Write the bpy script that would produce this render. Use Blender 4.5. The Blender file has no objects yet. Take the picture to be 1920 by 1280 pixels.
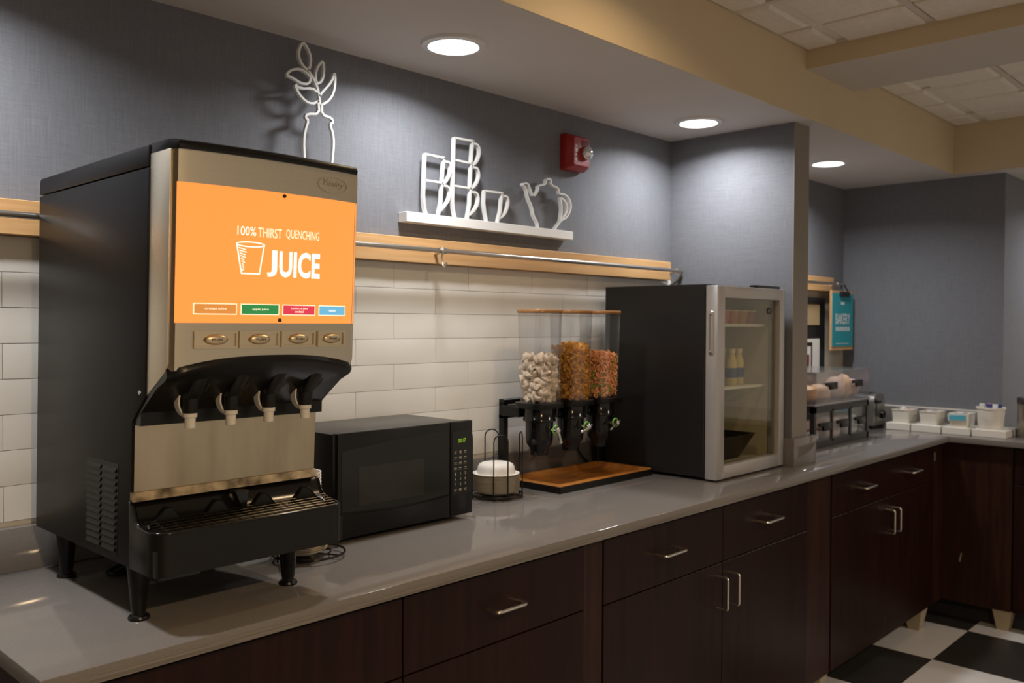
import bpy, bmesh, math, random
from math import sin, cos, pi, radians, sqrt
from mathutils import Vector, Matrix
random.seed(7)
S = bpy.context.scene
COL = S.collection

# ------------------------------------------------------------------ camera
FPX, YAW, PITCH, ROLL = 1656.54, 0.8112, -0.0197, 0.0042
CAM = Vector((-0.1013, -1.4226, 1.4547))
FW = Vector((sin(YAW)*cos(PITCH), cos(YAW)*cos(PITCH), sin(PITCH)))
_r = Vector((cos(YAW), -sin(YAW), 0)); _u = _r.cross(FW)
RT = _r*cos(ROLL)+_u*sin(ROLL); UP = -_r*sin(ROLL)+_u*cos(ROLL)
cd = bpy.data.cameras.new('camera'); co = bpy.data.objects.new('camera', cd); COL.objects.link(co)
cd.sensor_width = 36; cd.lens = FPX/1920*36; cd.clip_start = .02
co.matrix_world = Matrix(((RT.x, UP.x, -FW.x, CAM.x), (RT.y, UP.y, -FW.y, CAM.y), (RT.z, UP.z, -FW.z, CAM.z), (0, 0, 0, 1)))
cd.dof.use_dof = True; cd.dof.focus_distance = 1.95; cd.dof.aperture_fstop = 5.0
S.camera = co

# ------------------------------------------------------------------ world, exposure
wd = bpy.data.worlds.new('world'); S.world = wd; wd.use_nodes = True
wd.node_tree.nodes['Background'].inputs[0].default_value = (1.0, .86, .70, 1)
wd.node_tree.nodes['Background'].inputs[1].default_value = .40
S.view_settings.view_transform = 'Standard'; S.view_settings.look = 'None'
S.view_settings.exposure = 0.0; S.view_settings.gamma = 1.0; S.view_settings.use_curve_mapping = False
LAMP_W, ROOM_W = 7.3, 22.0          # recessed lamps over the counter; warm lamps of the dining room

# ------------------------------------------------------------------ main measures (metres)
YB, ZC, YS, ZT = .687, 2.231, .069, .914      # back wall, soffit height, soffit face, counter top
XL, XR, XW = .368, 4.506, 4.868               # counter left end, return front, far wall
ZM = 2.487                                    # tiled ceiling

def px(x, y, Y):                              # photo pixel -> point on the plane y = Y
    d = FW + RT*((x-960)/FPX) - UP*((y-640)/FPX)
    t = (Y-CAM.y)/d.y
    return CAM + d*t

# ------------------------------------------------------------------ materials
MATS = {}
def mat(name, col, rough=.5, metal=0., spec=.5, var=0., vscale=20., vvec=(1, 1, 1), bump=0., bscale=200., bvec=(1, 1, 1),
        emit=None, estr=0., trans=0., ior=1.45, coat=0., col2=None, alpha=1., rvar=0.):
    if name in MATS: return MATS[name]
    m = bpy.data.materials.new(name); m.use_nodes = True; nt = m.node_tree; N = nt.nodes; L = nt.links
    b = N['Principled BSDF']
    b.inputs['Base Color'].default_value = (*col, 1); b.inputs['Roughness'].default_value = rough
    b.inputs['Metallic'].default_value = metal; b.inputs['Specular IOR Level'].default_value = spec
    b.inputs['IOR'].default_value = ior
    b.inputs['Transmission Weight'].default_value = trans; b.inputs['Coat Weight'].default_value = coat
    b.inputs['Alpha'].default_value = alpha
    if emit: b.inputs['Emission Color'].default_value = (*emit, 1); b.inputs['Emission Strength'].default_value = estr
    g = N.new('ShaderNodeNewGeometry')
    def noise(scale, vec, detail=3.):
        mp = N.new('ShaderNodeMapping'); mp.inputs['Scale'].default_value = vec
        L.new(g.outputs['Position'], mp.inputs['Vector'])
        n = N.new('ShaderNodeTexNoise'); n.inputs['Scale'].default_value = scale; n.inputs['Detail'].default_value = detail
        L.new(mp.outputs[0], n.inputs['Vector']); return n.outputs[0]
    if var or col2:
        f = noise(vscale, vvec)
        rp = N.new('ShaderNodeValToRGB'); rp.color_ramp.elements[0].position = .3; rp.color_ramp.elements[1].position = .7
        a = col2 if col2 else tuple(c*(1-var) for c in col); c2 = col if col2 else tuple(min(1, c*(1+var)) for c in col)
        rp.color_ramp.elements[0].color = (*a, 1); rp.color_ramp.elements[1].color = (*c2, 1)
        L.new(f, rp.inputs[0]); L.new(rp.outputs[0], b.inputs['Base Color'])
    if rvar:
        f = noise(6., (1, 1, 1)); mr = N.new('ShaderNodeMapRange')
        mr.inputs['To Min'].default_value = max(.02, rough-rvar); mr.inputs['To Max'].default_value = rough+rvar
        L.new(f, mr.inputs[0]); L.new(mr.outputs[0], b.inputs['Roughness'])
    if bump:
        f = noise(bscale, bvec, 2.); bp = N.new('ShaderNodeBump'); bp.inputs['Strength'].default_value = bump; bp.inputs['Distance'].default_value = .002
        L.new(f, bp.inputs['Height']); L.new(bp.outputs[0], b.inputs['Normal'])
    MATS[name] = m
    return m

def linen(name, lo, hi):
    m = bpy.data.materials.new(name); m.use_nodes = True; nt = m.node_tree; N = nt.nodes; L = nt.links
    b = N['Principled BSDF']; b.inputs['Roughness'].default_value = .75; b.inputs['Specular IOR Level'].default_value = .25
    g = N.new('ShaderNodeNewGeometry'); outs = []
    for vec in ((16, 16, 420), (420, 420, 16)):
        mp = N.new('ShaderNodeMapping'); mp.inputs['Scale'].default_value = vec; L.new(g.outputs['Position'], mp.inputs['Vector'])
        n = N.new('ShaderNodeTexNoise'); n.inputs['Scale'].default_value = 1.; n.inputs['Detail'].default_value = 4.; n.inputs['Roughness'].default_value = .75
        L.new(mp.outputs[0], n.inputs['Vector']); outs.append(n.outputs[0])
    ad = N.new('ShaderNodeMath'); ad.operation = 'ADD'; L.new(outs[0], ad.inputs[0]); L.new(outs[1], ad.inputs[1])
    mr = N.new('ShaderNodeMapRange'); mr.inputs['From Min'].default_value = .7; mr.inputs['From Max'].default_value = 1.3
    L.new(ad.outputs[0], mr.inputs[0])
    rp = N.new('ShaderNodeValToRGB'); rp.color_ramp.elements[0].color = (*lo, 1); rp.color_ramp.elements[1].color = (*hi, 1)
    L.new(mr.outputs[0], rp.inputs[0]); L.new(rp.outputs[0], b.inputs['Base Color'])
    bp = N.new('ShaderNodeBump'); bp.inputs['Strength'].default_value = .25; bp.inputs['Distance'].default_value = .0006
    L.new(mr.outputs[0], bp.inputs['Height']); L.new(bp.outputs[0], b.inputs['Normal'])
    MATS[name] = m; return m

def checker_floor(name):
    m = bpy.data.materials.new(name); m.use_nodes = True; nt = m.node_tree; N = nt.nodes; L = nt.links
    b = N['Principled BSDF']; b.inputs['Roughness'].default_value = .35
    g = N.new('ShaderNodeNewGeometry'); mp = N.new('ShaderNodeMapping'); mp.inputs['Location'].default_value = (-4.4413+.0, .119, .013)
    L.new(g.outputs['Position'], mp.inputs['Vector'])
    c = N.new('ShaderNodeTexChecker'); c.inputs['Scale'].default_value = 2.0
    c.inputs['Color1'].default_value = (.03, .027, .024, 1); c.inputs['Color2'].default_value = (.56, .54, .52, 1)
    L.new(mp.outputs[0], c.inputs['Vector']); L.new(c.outputs[0], b.inputs['Base Color'])
    MATS[name] = m; return m

wallpaper = linen('grey woven wallpaper', (.136, .1395, .1545), (.202, .206, .2265))
paint_taupe = mat('taupe wall paint', (.23, .20, .175), .6, var=.05, vscale=4)
paint_soffit = mat('white soffit paint', (.56, .525, .505), .7, var=.03, vscale=3)
paint_tan = mat('tan soffit face paint', (.60, .485, .32), .7, var=.03, vscale=3)
ceil_tile = mat('mineral ceiling tile', (.74, .68, .61), .9, var=.05, vscale=60, bump=.3, bscale=300)
grid_m = mat('ceiling grid metal', (.62, .56, .50), .5)
quartz = mat('grey quartz', (.192, .174, .161), .075, col2=(.150, .136, .126), vscale=420, spec=.62, rvar=.02)
wood_cab = mat('dark mahogany veneer', (.021, .0062, .0040), .38, col2=(.011, .0036, .0026), vscale=3, vvec=(16, 16, 1.2), spec=.2)
wood_edge = mat('worn mahogany edge', (.036, .0125, .0065), .40, spec=.25, col2=(.017, .006, .004), vscale=3, vvec=(16, 16, 1.2))
foot_m = mat('beige cabinet foot', (.40, .33, .23), .5)
dark_void = mat('black rubber plinth', (.02, .018, .017), .6)
steel = mat('brushed steel', (.55, .53, .50), .28, 1., bump=.12, bscale=1., bvec=(900, 900, 12))
nickel = mat('satin nickel', (.66, .62, .57), .3, 1.)
chrome = mat('chrome', (.8, .8, .8), .08, 1.)
glaze = mat('glossy white glaze', (.75, .72, .665), .12, col2=(.71, .675, .61), vscale=7, bump=.35, bscale=9., spec=.5)
grout = mat('pale grout', (.74, .70, .63), .8)
oak = mat('light oak', (.60, .36, .165), .42, col2=(.50, .28, .115), vscale=2.2, vvec=(2, 20, 34))
white_lac = mat('white lacquer', (.78, .77, .75), .35)
black_mat = mat('black powder coat', (.0060, .0052, .0050), .36, spec=.18, bump=.06, bscale=500, rvar=.06)
black_gloss = mat('black gloss plastic', (.008, .008, .008), .12)
black_plas = mat('black plastic', (.007, .0063, .006), .3, spec=.36)
fascia_m = mat('brushed bronze steel', (.61, .54, .42), .36, 1., bump=.10, bscale=1., bvec=(12, 12, 900))
bronze = mat('bronze button', (.70, .58, .40), .36, 1.)
splash_m = mat('streaked stainless', (.60, .51, .37), .30, 1., col2=(.40, .33, .23), vscale=2.2, vvec=(7, 7, 1.2), rvar=.10, bump=.08, bscale=1., bvec=(700, 700, 10))  # uneven vertical streaks of a darker tone
brass_lip = mat('worn lip', (.78, .63, .40), .35, 1., col2=(.12, .09, .06), vscale=30)
white_plas = mat('white plastic', (.74, .70, .63), .38)
white_pap = mat('white paper', (.76, .73, .68), .7)
cream_pap = mat('cream plate', (.62, .55, .42), .7, var=.06, vscale=90)
wire = mat('black wire', (.012, .010, .009), .35, .4)
lens_m = mat('lit lamp lens', (.9, .9, .9), .5, emit=(1, .98, .95), estr=9.)
trim_w = mat('lamp trim ring', (.66, .65, .65), .35)
red_pl = mat('red alarm plastic', (.30, .012, .010), .33)
def thin_clear(name, tint, gloss, base=.035):
    m = bpy.data.materials.new(name); m.use_nodes = True; nt = m.node_tree; N = nt.nodes; L = nt.links
    N.remove(N['Principled BSDF']); out = N['Material Output']
    t = N.new('ShaderNodeBsdfTransparent'); t.inputs[0].default_value = (*tint, 1)
    g = N.new('ShaderNodeBsdfGlossy'); g.inputs['Roughness'].default_value = gloss; g.inputs[0].default_value = (.95, .95, .95, 1)
    lw = N.new('ShaderNodeLayerWeight'); lw.inputs[0].default_value = .5
    pw = N.new('ShaderNodeMath'); pw.operation = 'POWER'; pw.inputs[1].default_value = 4.; L.new(lw.outputs['Facing'], pw.inputs[0])
    ma = N.new('ShaderNodeMath'); ma.operation = 'MULTIPLY_ADD'; ma.inputs[1].default_value = .7; ma.inputs[2].default_value = base; ma.use_clamp = True; L.new(pw.outputs[0], ma.inputs[0])
    mx = N.new('ShaderNodeMixShader'); L.new(ma.outputs[0], mx.inputs[0]); L.new(t.outputs[0], mx.inputs[1]); L.new(g.outputs[0], mx.inputs[2]); L.new(mx.outputs[0], out.inputs[0])
    MATS[name] = m; return m
clear = thin_clear('clear acrylic', (.96, .96, .965), .06)
glass_m = thin_clear('clear glass', (.93, .93, .88), .03, .03)
hazy = thin_clear('hazy acrylic', (.93, .92, .93), .18, .11)
lid_wood = mat('bamboo lid', (.40, .20, .07), .4, col2=(.28, .13, .045), vscale=3, vvec=(6, 60, 20))
tray_wood = mat('amber tray wood', (.47, .185, .035), .22, col2=(.34, .12, .02), vscale=2.5, vvec=(4, 30, 10))
green_m = mat('green knob ring', (.16, .40, .05), .3)
display_m = mat('green display digits', (.1, .3, .0), .4, emit=(.45, .75, .03), estr=.55)
mark_m = mat('pale keypad print', (.45, .43, .38), .5)
silver_paint = mat('silver painted frame', (.45, .43, .42), .32, .35)
liner = mat('cool white liner', (.56, .51, .40), .5)
teal = mat('teal sign', (.025, .30, .36), .5)
black_board = mat('black board', (.010, .012, .014), .4)
tan_card = mat('tan card', (.42, .30, .16), .6)

# ------------------------------------------------------------------ geometry helpers
def BM(): return bmesh.new()
def bx(bm, x0, x1, y0, y1, z0, z1, bev=0., seg=2):
    t = bmesh.new(); bmesh.ops.create_cube(t, size=1)
    for v in t.verts: v.co = Vector((x0+(v.co.x+.5)*(x1-x0), y0+(v.co.y+.5)*(y1-y0), z0+(v.co.z+.5)*(z1-z0)))
    if bev: bmesh.ops.bevel(t, geom=t.edges[:], offset=bev, segments=seg, affect='EDGES', profile=.5)
    add(bm, t); return bm
def add(bm, t):
    mp = {v: bm.verts.new(v.co) for v in t.verts}
    for f in t.faces:
        try: bm.faces.new([mp[v] for v in f.verts])
        except ValueError: pass
    t.free()
def face(bm, pts): return bm.faces.new([bm.verts.new(p) for p in pts])
def prism(bm, poly, ax, a0, a1, bev=0.):
    """poly: 2-d outline in the two other axes (in x,y,z order), extruded along axis ax"""
    t = bmesh.new()
    def mk(p, a):
        q = [0, 0, 0]; o = [i for i in range(3) if i != ax]; q[o[0]] = p[0]; q[o[1]] = p[1]; q[ax] = a; return t.verts.new(q)
    A = [mk(p, a0) for p in poly]; B = [mk(p, a1) for p in poly]; n = len(poly)
    t.faces.new(A); t.faces.new(B[::-1])
    for i in range(n): t.faces.new((A[i], B[i], B[(i+1) % n], A[(i+1) % n]))
    bmesh.ops.recalc_face_normals(t, faces=t.faces[:])
    if bev: bmesh.ops.bevel(t, geom=t.edges[:], offset=bev, segments=2, affect='EDGES', profile=.5)
    add(bm, t); return bm
def lathe(bm, prof, cx, cy, n=24, axis='z'):
    rings = []
    for r, z in prof:
        rg = []
        for k in range(n):
            a = 2*pi*k/n
            if axis == 'z': p = (cx+r*cos(a), cy+r*sin(a), z)
            else: p = (cx+r*cos(a), z, cy+r*sin(a))          # axis y: cx, cz given
            rg.append(bm.verts.new(p))
        rings.append(rg)
    for a, b in zip(rings, rings[1:]):
        for k in range(n): bm.faces.new((a[k], a[(k+1) % n], b[(k+1) % n], b[k]))
    for rg, (r, z) in ((rings[0], prof[0]), (rings[-1], prof[-1])):
        if r > 1e-5: bm.faces.new(rg)
    bmesh.ops.remove_doubles(bm, verts=bm.verts[:], dist=1e-6)
    return bm
def tube(bm, pts, r, n=8, closed=False):
    pts = [Vector(p) for p in pts]; m = len(pts)
    rings = []; ref = None
    for i, p in enumerate(pts):
        if closed: d = (pts[(i+1) % m]-pts[i-1]).normalized()
        else: d = (pts[min(i+1, m-1)]-pts[max(i-1, 0)]).normalized()
        if ref is None: ref = d.orthogonal().normalized()
        u = (ref-d*ref.dot(d)).normalized(); ref = u; w = d.cross(u)
        rings.append([bm.verts.new(p+(u*cos(2*pi*k/n)+w*sin(2*pi*k/n))*r) for k in range(n)])
    prs = list(zip(rings, rings[1:]))+([(rings[-1], rings[0])] if closed else [])
    for a, b in prs:
        for k in range(n): bm.faces.new((a[k], a[(k+1) % n], b[(k+1) % n], b[k]))
    if not closed: bm.faces.new(rings[0][::-1]); bm.faces.new(rings[-1])
    return bm
def arcpts(pts, r, n=5):
    """round the inner corners of a polyline"""
    pts = [Vector(p) for p in pts]; out = [pts[0]]
    for a, b, c in zip(pts, pts[1:], pts[2:]):
        p = b+(a-b).normalized()*r; q = b+(c-b).normalized()*r
        for k in range(n+1):
            t = k/n; out.append(p*(1-t)**2+b*2*t*(1-t)+q*t*t)
    out.append(pts[-1]); return out
def smoothline(pts, it=2, closed=False):
    pts = [Vector(p) for p in pts]
    for _ in range(it):
        o = [] if closed else [pts[0]]
        rng = range(len(pts)) if closed else range(len(pts)-1)
        for i in rng:
            a = pts[i]; b = pts[(i+1) % len(pts)]; o += [a*.75+b*.25, a*.25+b*.75]
        if not closed: o.append(pts[-1])
        pts = o
    return pts
def stroke(bm, pts, w, y0, y1, closed=False):
    """ribbon in the x,z plane, extruded from y0 to y1"""
    P = [Vector((p[0], p[1])) for p in pts]; m = len(P); Lf = []; Rg = []
    for i in range(m):
        a = P[i-1] if (i > 0 or closed) else None; c = P[(i+1) % m] if (i < m-1 or closed) else None
        d1 = (P[i]-a).normalized() if a is not None else None; d2 = (c-P[i]).normalized() if c is not None else None
        if d1 is None: d1 = d2
        if d2 is None: d2 = d1
        n1 = Vector((-d1.y, d1.x)); n2 = Vector((-d2.y, d2.x)); n = n1+n2
        if n.length < 1e-4: n = n1
        n.normalize(); k = w/2/max(.5, n.dot(n1))
        Lf.append(P[i]+n*k); Rg.append(P[i]-n*k)
    def v(p, y): return bm.verts.new((p.x, y, p.y))
    R = [(v(l, y0), v(r, y0), v(r, y1), v(l, y1)) for l, r in zip(Lf, Rg)]
    prs = list(zip(R, R[1:]))+([(R[-1], R[0])] if closed else [])
    for a, b in prs:
        for k in range(4): bm.faces.new((a[k], a[(k+1) % 4], b[(k+1) % 4], b[k]))
    if not closed: bm.faces.new(R[0][::-1]); bm.faces.new(R[-1])
    return bm
def rrect(w, d, r, n=5, cx=0, cy=0):
    o = []
    for sx, sy, a0 in ((1, 1, 0), (-1, 1, pi/2), (-1, -1, pi), (1, -1, 3*pi/2)):
        for k in range(n+1):
            a = a0+pi/2*k/n; o.append((cx+sx*(w/2-r)+r*cos(a), cy+sy*(d/2-r)+r*sin(a)))
    return o
def loft(bm, secs, cap0=True, cap1=True):
    """secs: list of closed 3-d loops with the same count"""
    R = [[bm.verts.new(p) for p in s] for s in secs]; n = len(R[0])
    for a, b in zip(R, R[1:]):
        for k in range(n): bm.faces.new((a[k], a[(k+1) % n], b[(k+1) % n], b[k]))
    if cap0: bm.faces.new(R[0][::-1])
    if cap1: bm.faces.new(R[-1])
    return bm
def blob(bm, c, rx, ry, rz, seed=0, sub=2, amp=.12):
    t = bmesh.new(); bmesh.ops.create_icosphere(t, subdivisions=sub, radius=1.)
    rnd = random.Random(seed); ph = [rnd.uniform(0, 6) for _ in range(6)]
    for v in t.verts:
        k = 1+amp*(sin(3*v.co.x+ph[0])+sin(3*v.co.y+ph[1])+sin(4*v.co.z+ph[2]))/2
        v.co = Vector((c[0]+v.co.x*rx*k, c[1]+v.co.y*ry*k, c[2]+v.co.z*rz*k))
    add(bm, t); return bm
def text_geo(body, x0, x1, z0, z1, offset=0., res=3):
    """flat lettering fitted to a box: verts as (x, z) and faces"""
    c = bpy.data.curves.new('lettering', 'FONT'); c.body = body; c.resolution_u = res; c.offset = offset; c.size = 1.
    o = bpy.data.objects.new('lettering', c); COL.objects.link(o)
    dg = bpy.context.evaluated_depsgraph_get(); me = bpy.data.meshes.new_from_object(o.evaluated_get(dg))
    V = [tuple(v.co) for v in me.vertices]; Fc = [tuple(p.vertices) for p in me.polygons]
    bpy.data.objects.remove(o); bpy.data.curves.remove(c); bpy.data.meshes.remove(me)
    a0 = min(v[0] for v in V); a1 = max(v[0] for v in V); b0 = min(v[1] for v in V); b1 = max(v[1] for v in V)
    return [(x0+(v[0]-a0)/(a1-a0)*(x1-x0), z0+(v[1]-b0)/(b1-b0)*(z1-z0)) for v in V], Fc
def put_text(bm, geo, fn):
    V, Fc = geo; vs = [bm.verts.new(fn(x, z)) for x, z in V]
    for f in Fc:
        try: bm.faces.new([vs[i] for i in f])
        except ValueError: pass
    return bm

# ------------------------------------------------------------------ object helpers
ORG = {}
def obj(name, bm, m, parent=None, smooth=35):
    if bm.faces and not name.startswith('lettering'): bmesh.ops.recalc_face_normals(bm, faces=bm.faces[:])
    if parent is None:
        xs = [v.co.x for v in bm.verts]; ys = [v.co.y for v in bm.verts]; zs = [v.co.z for v in bm.verts]
        off = Vector(((min(xs)+max(xs))/2, (min(ys)+max(ys))/2, min(zs)))
    else: off = ORG[parent]
    for v in bm.verts: v.co -= off
    me = bpy.data.meshes.new(name); bm.to_mesh(me); bm.free()
    me.materials.append(m)
    if smooth:
        me.polygons.foreach_set('use_smooth', [True]*len(me.polygons)); me.set_sharp_from_angle(angle=radians(smooth))
    o = bpy.data.objects.new(name, me); COL.objects.link(o)
    if parent is None: o.location = off
    else: o.parent = parent
    ORG[o] = off
    return o
def tag(o, label, cat, group=None, kind=None):
    o['label'] = label; o['category'] = cat
    if group: o['group'] = group
    if kind: o['kind'] = kind
    return o
def thing(name, label, cat, loc, group=None):
    o = bpy.data.objects.new(name, None); COL.objects.link(o); o.location = loc; o.empty_display_size = .05
    ORG[o] = Vector(loc); return tag(o, label, cat, group)
def struct(name, bm, m, label=None, smooth=0):
    o = obj(name, bm, m, None, smooth); o['kind'] = 'structure'
    if label: o['label'] = label
    return o
def dup(root, loc, label=None):
    """copy of a thing with its parts and sub-parts"""
    r = root.copy(); COL.objects.link(r); r.location = loc; ORG[r] = Vector(loc)
    if label: r['label'] = label
    for ch in list(root.children):
        c = ch.copy(); COL.objects.link(c); c.parent = r
        for g in list(ch.children):
            d = g.copy(); COL.objects.link(d); d.parent = c
    return r
def inst(src, parent, loc):
    c = src.copy(); COL.objects.link(c); c.parent = parent; c.location = loc; return c

# ================================================================== THE ROOM
X0, X1, Y0 = -2.4, 6.2, -4.2
bm = BM(); bx(bm, X0, X1, Y0, YB+.12, -.06, -.004); floor = struct('floor', bm, checker_floor('checker floor base'))
# floor tiles that can be seen, black and pale in turn
pale = mat('pale floor tile', (.56, .54, .52), .35, var=.05, vscale=5); dark = mat('black floor tile', (.030, .027, .024), .32, var=.1, vscale=6)
tdat = {}
for k, m in enumerate((pale, dark)):
    b = BM(); bx(b, -.2495, .2495, -.2495, .2495, -.004, 0, .0006, 1)
    me = bpy.data.meshes.new('tile'); b.to_mesh(me); b.free(); me.materials.append(m); tdat[k] = me
for i in range(-4, 3):
    for j in range(-4, 2):
        o = bpy.data.objects.new('tile', tdat[(i+j+1) % 2]); COL.objects.link(o); o.parent = floor
        o.location = Vector((4.4413+.25+.5*i, -.119+.25+.5*j, 0))-ORG[floor]
# back wall: wallpaper above the oak rail, glazed tiles below
bm = BM(); bx(bm, X0, XW+.12, YB, YB+.12, 0, ZM+.05); wall_back = struct('wall_back', bm, wallpaper)
bm = BM(); bx(bm, X0, 3.095, YB-.003, YB, ZT, 1.645); obj('grout_bed', bm, grout, wall_back, 0)
bm = BM(); bx(bm, 3.22, XW, YB-.003, YB, ZT, 1.645); obj('cream_panel', bm, mat('cream wall panel', (.46, .40, .31), .5), wall_back, 0)
def wall_tile(w, h, seed):
    rnd = random.Random(seed); b = BM(); n = 6; f = []
    for j in range(3):
        row = []
        for i in range(n+1):
            e = (i in (0, n)) or (j in (0, 2)); x = -w/2+w*i/n; z = -h/2+h*j/2
            row.append(b.verts.new((x, -.0062+(.0012 if e else rnd.uniform(-.0011, .0004)), z)))
        f.append(row)
    for j in range(2):
        for i in range(n): b.faces.new((f[j][i], f[j][i+1], f[j+1][i+1], f[j+1][i]))
    edge = f[0]+[f[1][n]]+f[2][::-1]+[f[1][0]]
    bk = [b.verts.new((v.co.x, 0, v.co.z)) for v in edge]
    for i in range(len(edge)): b.faces.new((edge[i], bk[i], bk[(i+1) % len(edge)], edge[(i+1) % len(edge)]))
    bmesh.ops.recalc_face_normals(b, faces=b.faces[:])
    me = bpy.data.meshes.new('tile'); b.to_mesh(me); b.free(); me.materials.append(glaze)
    me.polygons.foreach_set('use_smooth', [True]*len(me.polygons)); me.set_sharp_from_angle(angle=radians(25)); return me
full = [wall_tile(.3088, .0760, s) for s in range(6)]
rowz = [1.64-.0772*k for k in range(9)]
for r in range(8):
    zc = (rowz[r]+rowz[r+1])/2; x = (1.593 if r % 2 == 0 else 1.7608)-.31*7
    while x < 3.09:
        a, b2 = x, min(x+.31, 3.094)
        if b2-a > .03:
            me = random.choice(full) if b2-a > .309 else wall_tile(b2-a-.0012, .0760, 9)
            o = bpy.data.objects.new('tile', me); COL.objects.link(o); o.parent = wall_back
            o.location = Vector(((a+b2)/2, YB-.0025, zc))-ORG[wall_back]
            o.rotation_euler = (random.uniform(-.008, .008), 0, random.uniform(-.004, .004))
        x += .31
# partition, its painted end, far wall and the jog beyond
bm = BM(); bx(bm, 3.095, 3.22, .132, YB, ZT, ZC); wp = struct('wall_partition', bm, wallpaper)
bm = BM(); bx(bm, 3.0945, 3.2205, .129, .1325, ZT, ZC); obj('end_panel', bm, paint_taupe, wp, 0)
bm = BM(); bx(bm, XW, XW+.12, -.143, YB, 0, ZC); struct('wall_far', bm, wallpaper)
bm = BM(); bx(bm, XW+.12, X1, -.143, -.05, 0, ZC); struct('wall_right', bm, wallpaper)
bm = BM(); bx(bm, X0-.1, X0, Y0, YB+.12, 0, ZM); struct('wall_left', bm, paint_taupe)
# dropped soffit: grey-white underside, tan face; far cross soffit
bm = BM(); bx(bm, X0, X1, YS+.004, YB, ZC, ZM+.05); soff = struct('ceiling_soffit', bm, paint_soffit)
bm = BM(); bx(bm, X0, 4.752, YS, YS+.004, ZC, ZM+.02); obj('soffit_face', bm, paint_tan, soff, 0)
bm = BM(); bx(bm, 4.756, X1, Y0, YS+.004, ZC, ZM+.05); so2 = struct('ceiling_cross_soffit', bm, paint_soffit)
bm = BM(); bx(bm, 4.752, 4.756, Y0, YS+.002, ZC, ZM+.02); obj('soffit_face', bm, paint_tan, so2, 0)
bm = BM(); bx(bm, 3.062, 3.49, Y0, YS, 2.410, ZM+.03); bmr = struct('ceiling_beam', bm, mat('beam paint', (.52, .47, .42), .7))
bm = BM(); bx(bm, 3.058, 3.062, Y0, YS, 2.410, ZM+.02); obj('beam_face', bm, paint_tan, bmr, 0)
bm = BM(); bx(bm, X0, 4.76, Y0, YS+.02, ZM+.012, ZM+.06); ceil = struct('ceiling', bm, ceil_tile)
# ceiling tiles scored into four raised squares, cut at the soffit and beam, T-bars between them
def ceiling_bay(xa, xb, gx, gy, ya, yb):
    cache = {}
    x = gx-.61*math.ceil((gx-xa)/.61)
    while x < xb-.02:
        y = gy-.61*math.ceil((gy-ya)/.61)
        while y < yb-.02:
            b = BM(); ok = False
            for u in (0, 1):
                for v in (0, 1):
                    p0 = max(xa, x+.305*u+(.014 if u == 0 else .018)); p1 = min(xb, x+.305*(u+1)-(.018 if u == 0 else .014))
                    q0 = max(ya, y+.305*v+(.014 if v == 0 else .018)); q1 = min(yb, y+.305*(v+1)-(.018 if v == 0 else .014))
                    if p1-p0 > .03 and q1-q0 > .03:
                        loft(b, [[(p0, q0, ZM+.010), (p1, q0, ZM+.010), (p1, q1, ZM+.010), (p0, q1, ZM+.010)], [(p0, q0, ZM-.002), (p1, q0, ZM-.002), (p1, q1, ZM-.002), (p0, q1, ZM-.002)],
                                 [(p0+.012, q0+.012, ZM-.010), (p1-.012, q0+.012, ZM-.010), (p1-.012, q1-.012, ZM-.010), (p0+.012, q1-.012, ZM-.010)]]); ok = True
            if ok:
                bx(b, max(xa, x+.012), min(xb, x+.598), max(ya, y+.012), min(yb, y+.598), ZM+.004, ZM+.0118); obj('ceiling_tile', b, ceil_tile, ceil, 0)
            else: b.free()
            y += .61
        x += .61
    x = gx-.61*math.ceil((gx-xa)/.61)
    while x < xb-.012:
        if x > xa+.012: b = BM(); bx(b, x-.011, x+.011, ya, yb, ZM-.003, ZM+.0117); obj('grid_bar', b, grid_m, ceil, 0)
        x += .61
    y = gy-.61*math.ceil((gy-ya)/.61)
    while y < yb-.012:
        if y > ya+.012: b = BM(); bx(b, xa, xb, y-.011, y+.011, ZM-.0032, ZM+.0117); obj('grid_bar', b, grid_m, ceil, 0)
        y += .61
    for q in ((xa, xa+.016, ya, yb), (xb-.016, xb, ya, yb), (xa, xb, yb-.016, yb)):
        b = BM(); bx(b, *q, ZM-.0035, ZM+.0116); obj('edge_angle', b, grid_m, ceil, 0)
ceiling_bay(1.2, 3.0575, 2.525, -.375, -2.6, YS-.0005)
ceiling_bay(3.4905, 4.7515, 3.94, -.375, -2.6, YS-.0005)

# ================================================================== LAMPS
def downlight(x, y, z, label, watts, col, off=None):
    t = thing('recessed_light_%s_offscreen' % off if off else 'recessed_light', label, 'light', (x, y, z-.004), 'round lights sunk in the soffit')
    b = BM()
    prof = [(.070, z-.0005), (.0715, z-.010), (.088, z-.0075), (.093, z-.0004)]
    n = 40; rings = [[b.verts.new((x+r*cos(2*pi*k/n), y+r*sin(2*pi*k/n), zz)) for k in range(n)] for r, zz in prof]
    for p, q in zip(rings, rings[1:]):
        for k in range(n): b.faces.new((p[k], p[(k+1) % n], q[(k+1) % n], q[k]))
    obj('trim_ring', b, trim_w, t)
    b = BM(); lathe(b, [(.0001, z-.003), (.069, z-.003), (.0695, z-.0005)], x, y, 40); obj('lens', b, lens_m, t)
    l = bpy.data.lights.new('lamp', 'AREA'); l.shape = 'DISK'; l.size = .12; l.energy = watts; l.color = col; l.spread = radians(154)
    lo = bpy.data.objects.new('lamp_%s_offscreen' % off if off else 'lamp', l); COL.objects.link(lo); lo.parent = t; lo.location = (0, 0, -.008)
    return t
cool = (.97, .985, 1.0)
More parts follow.
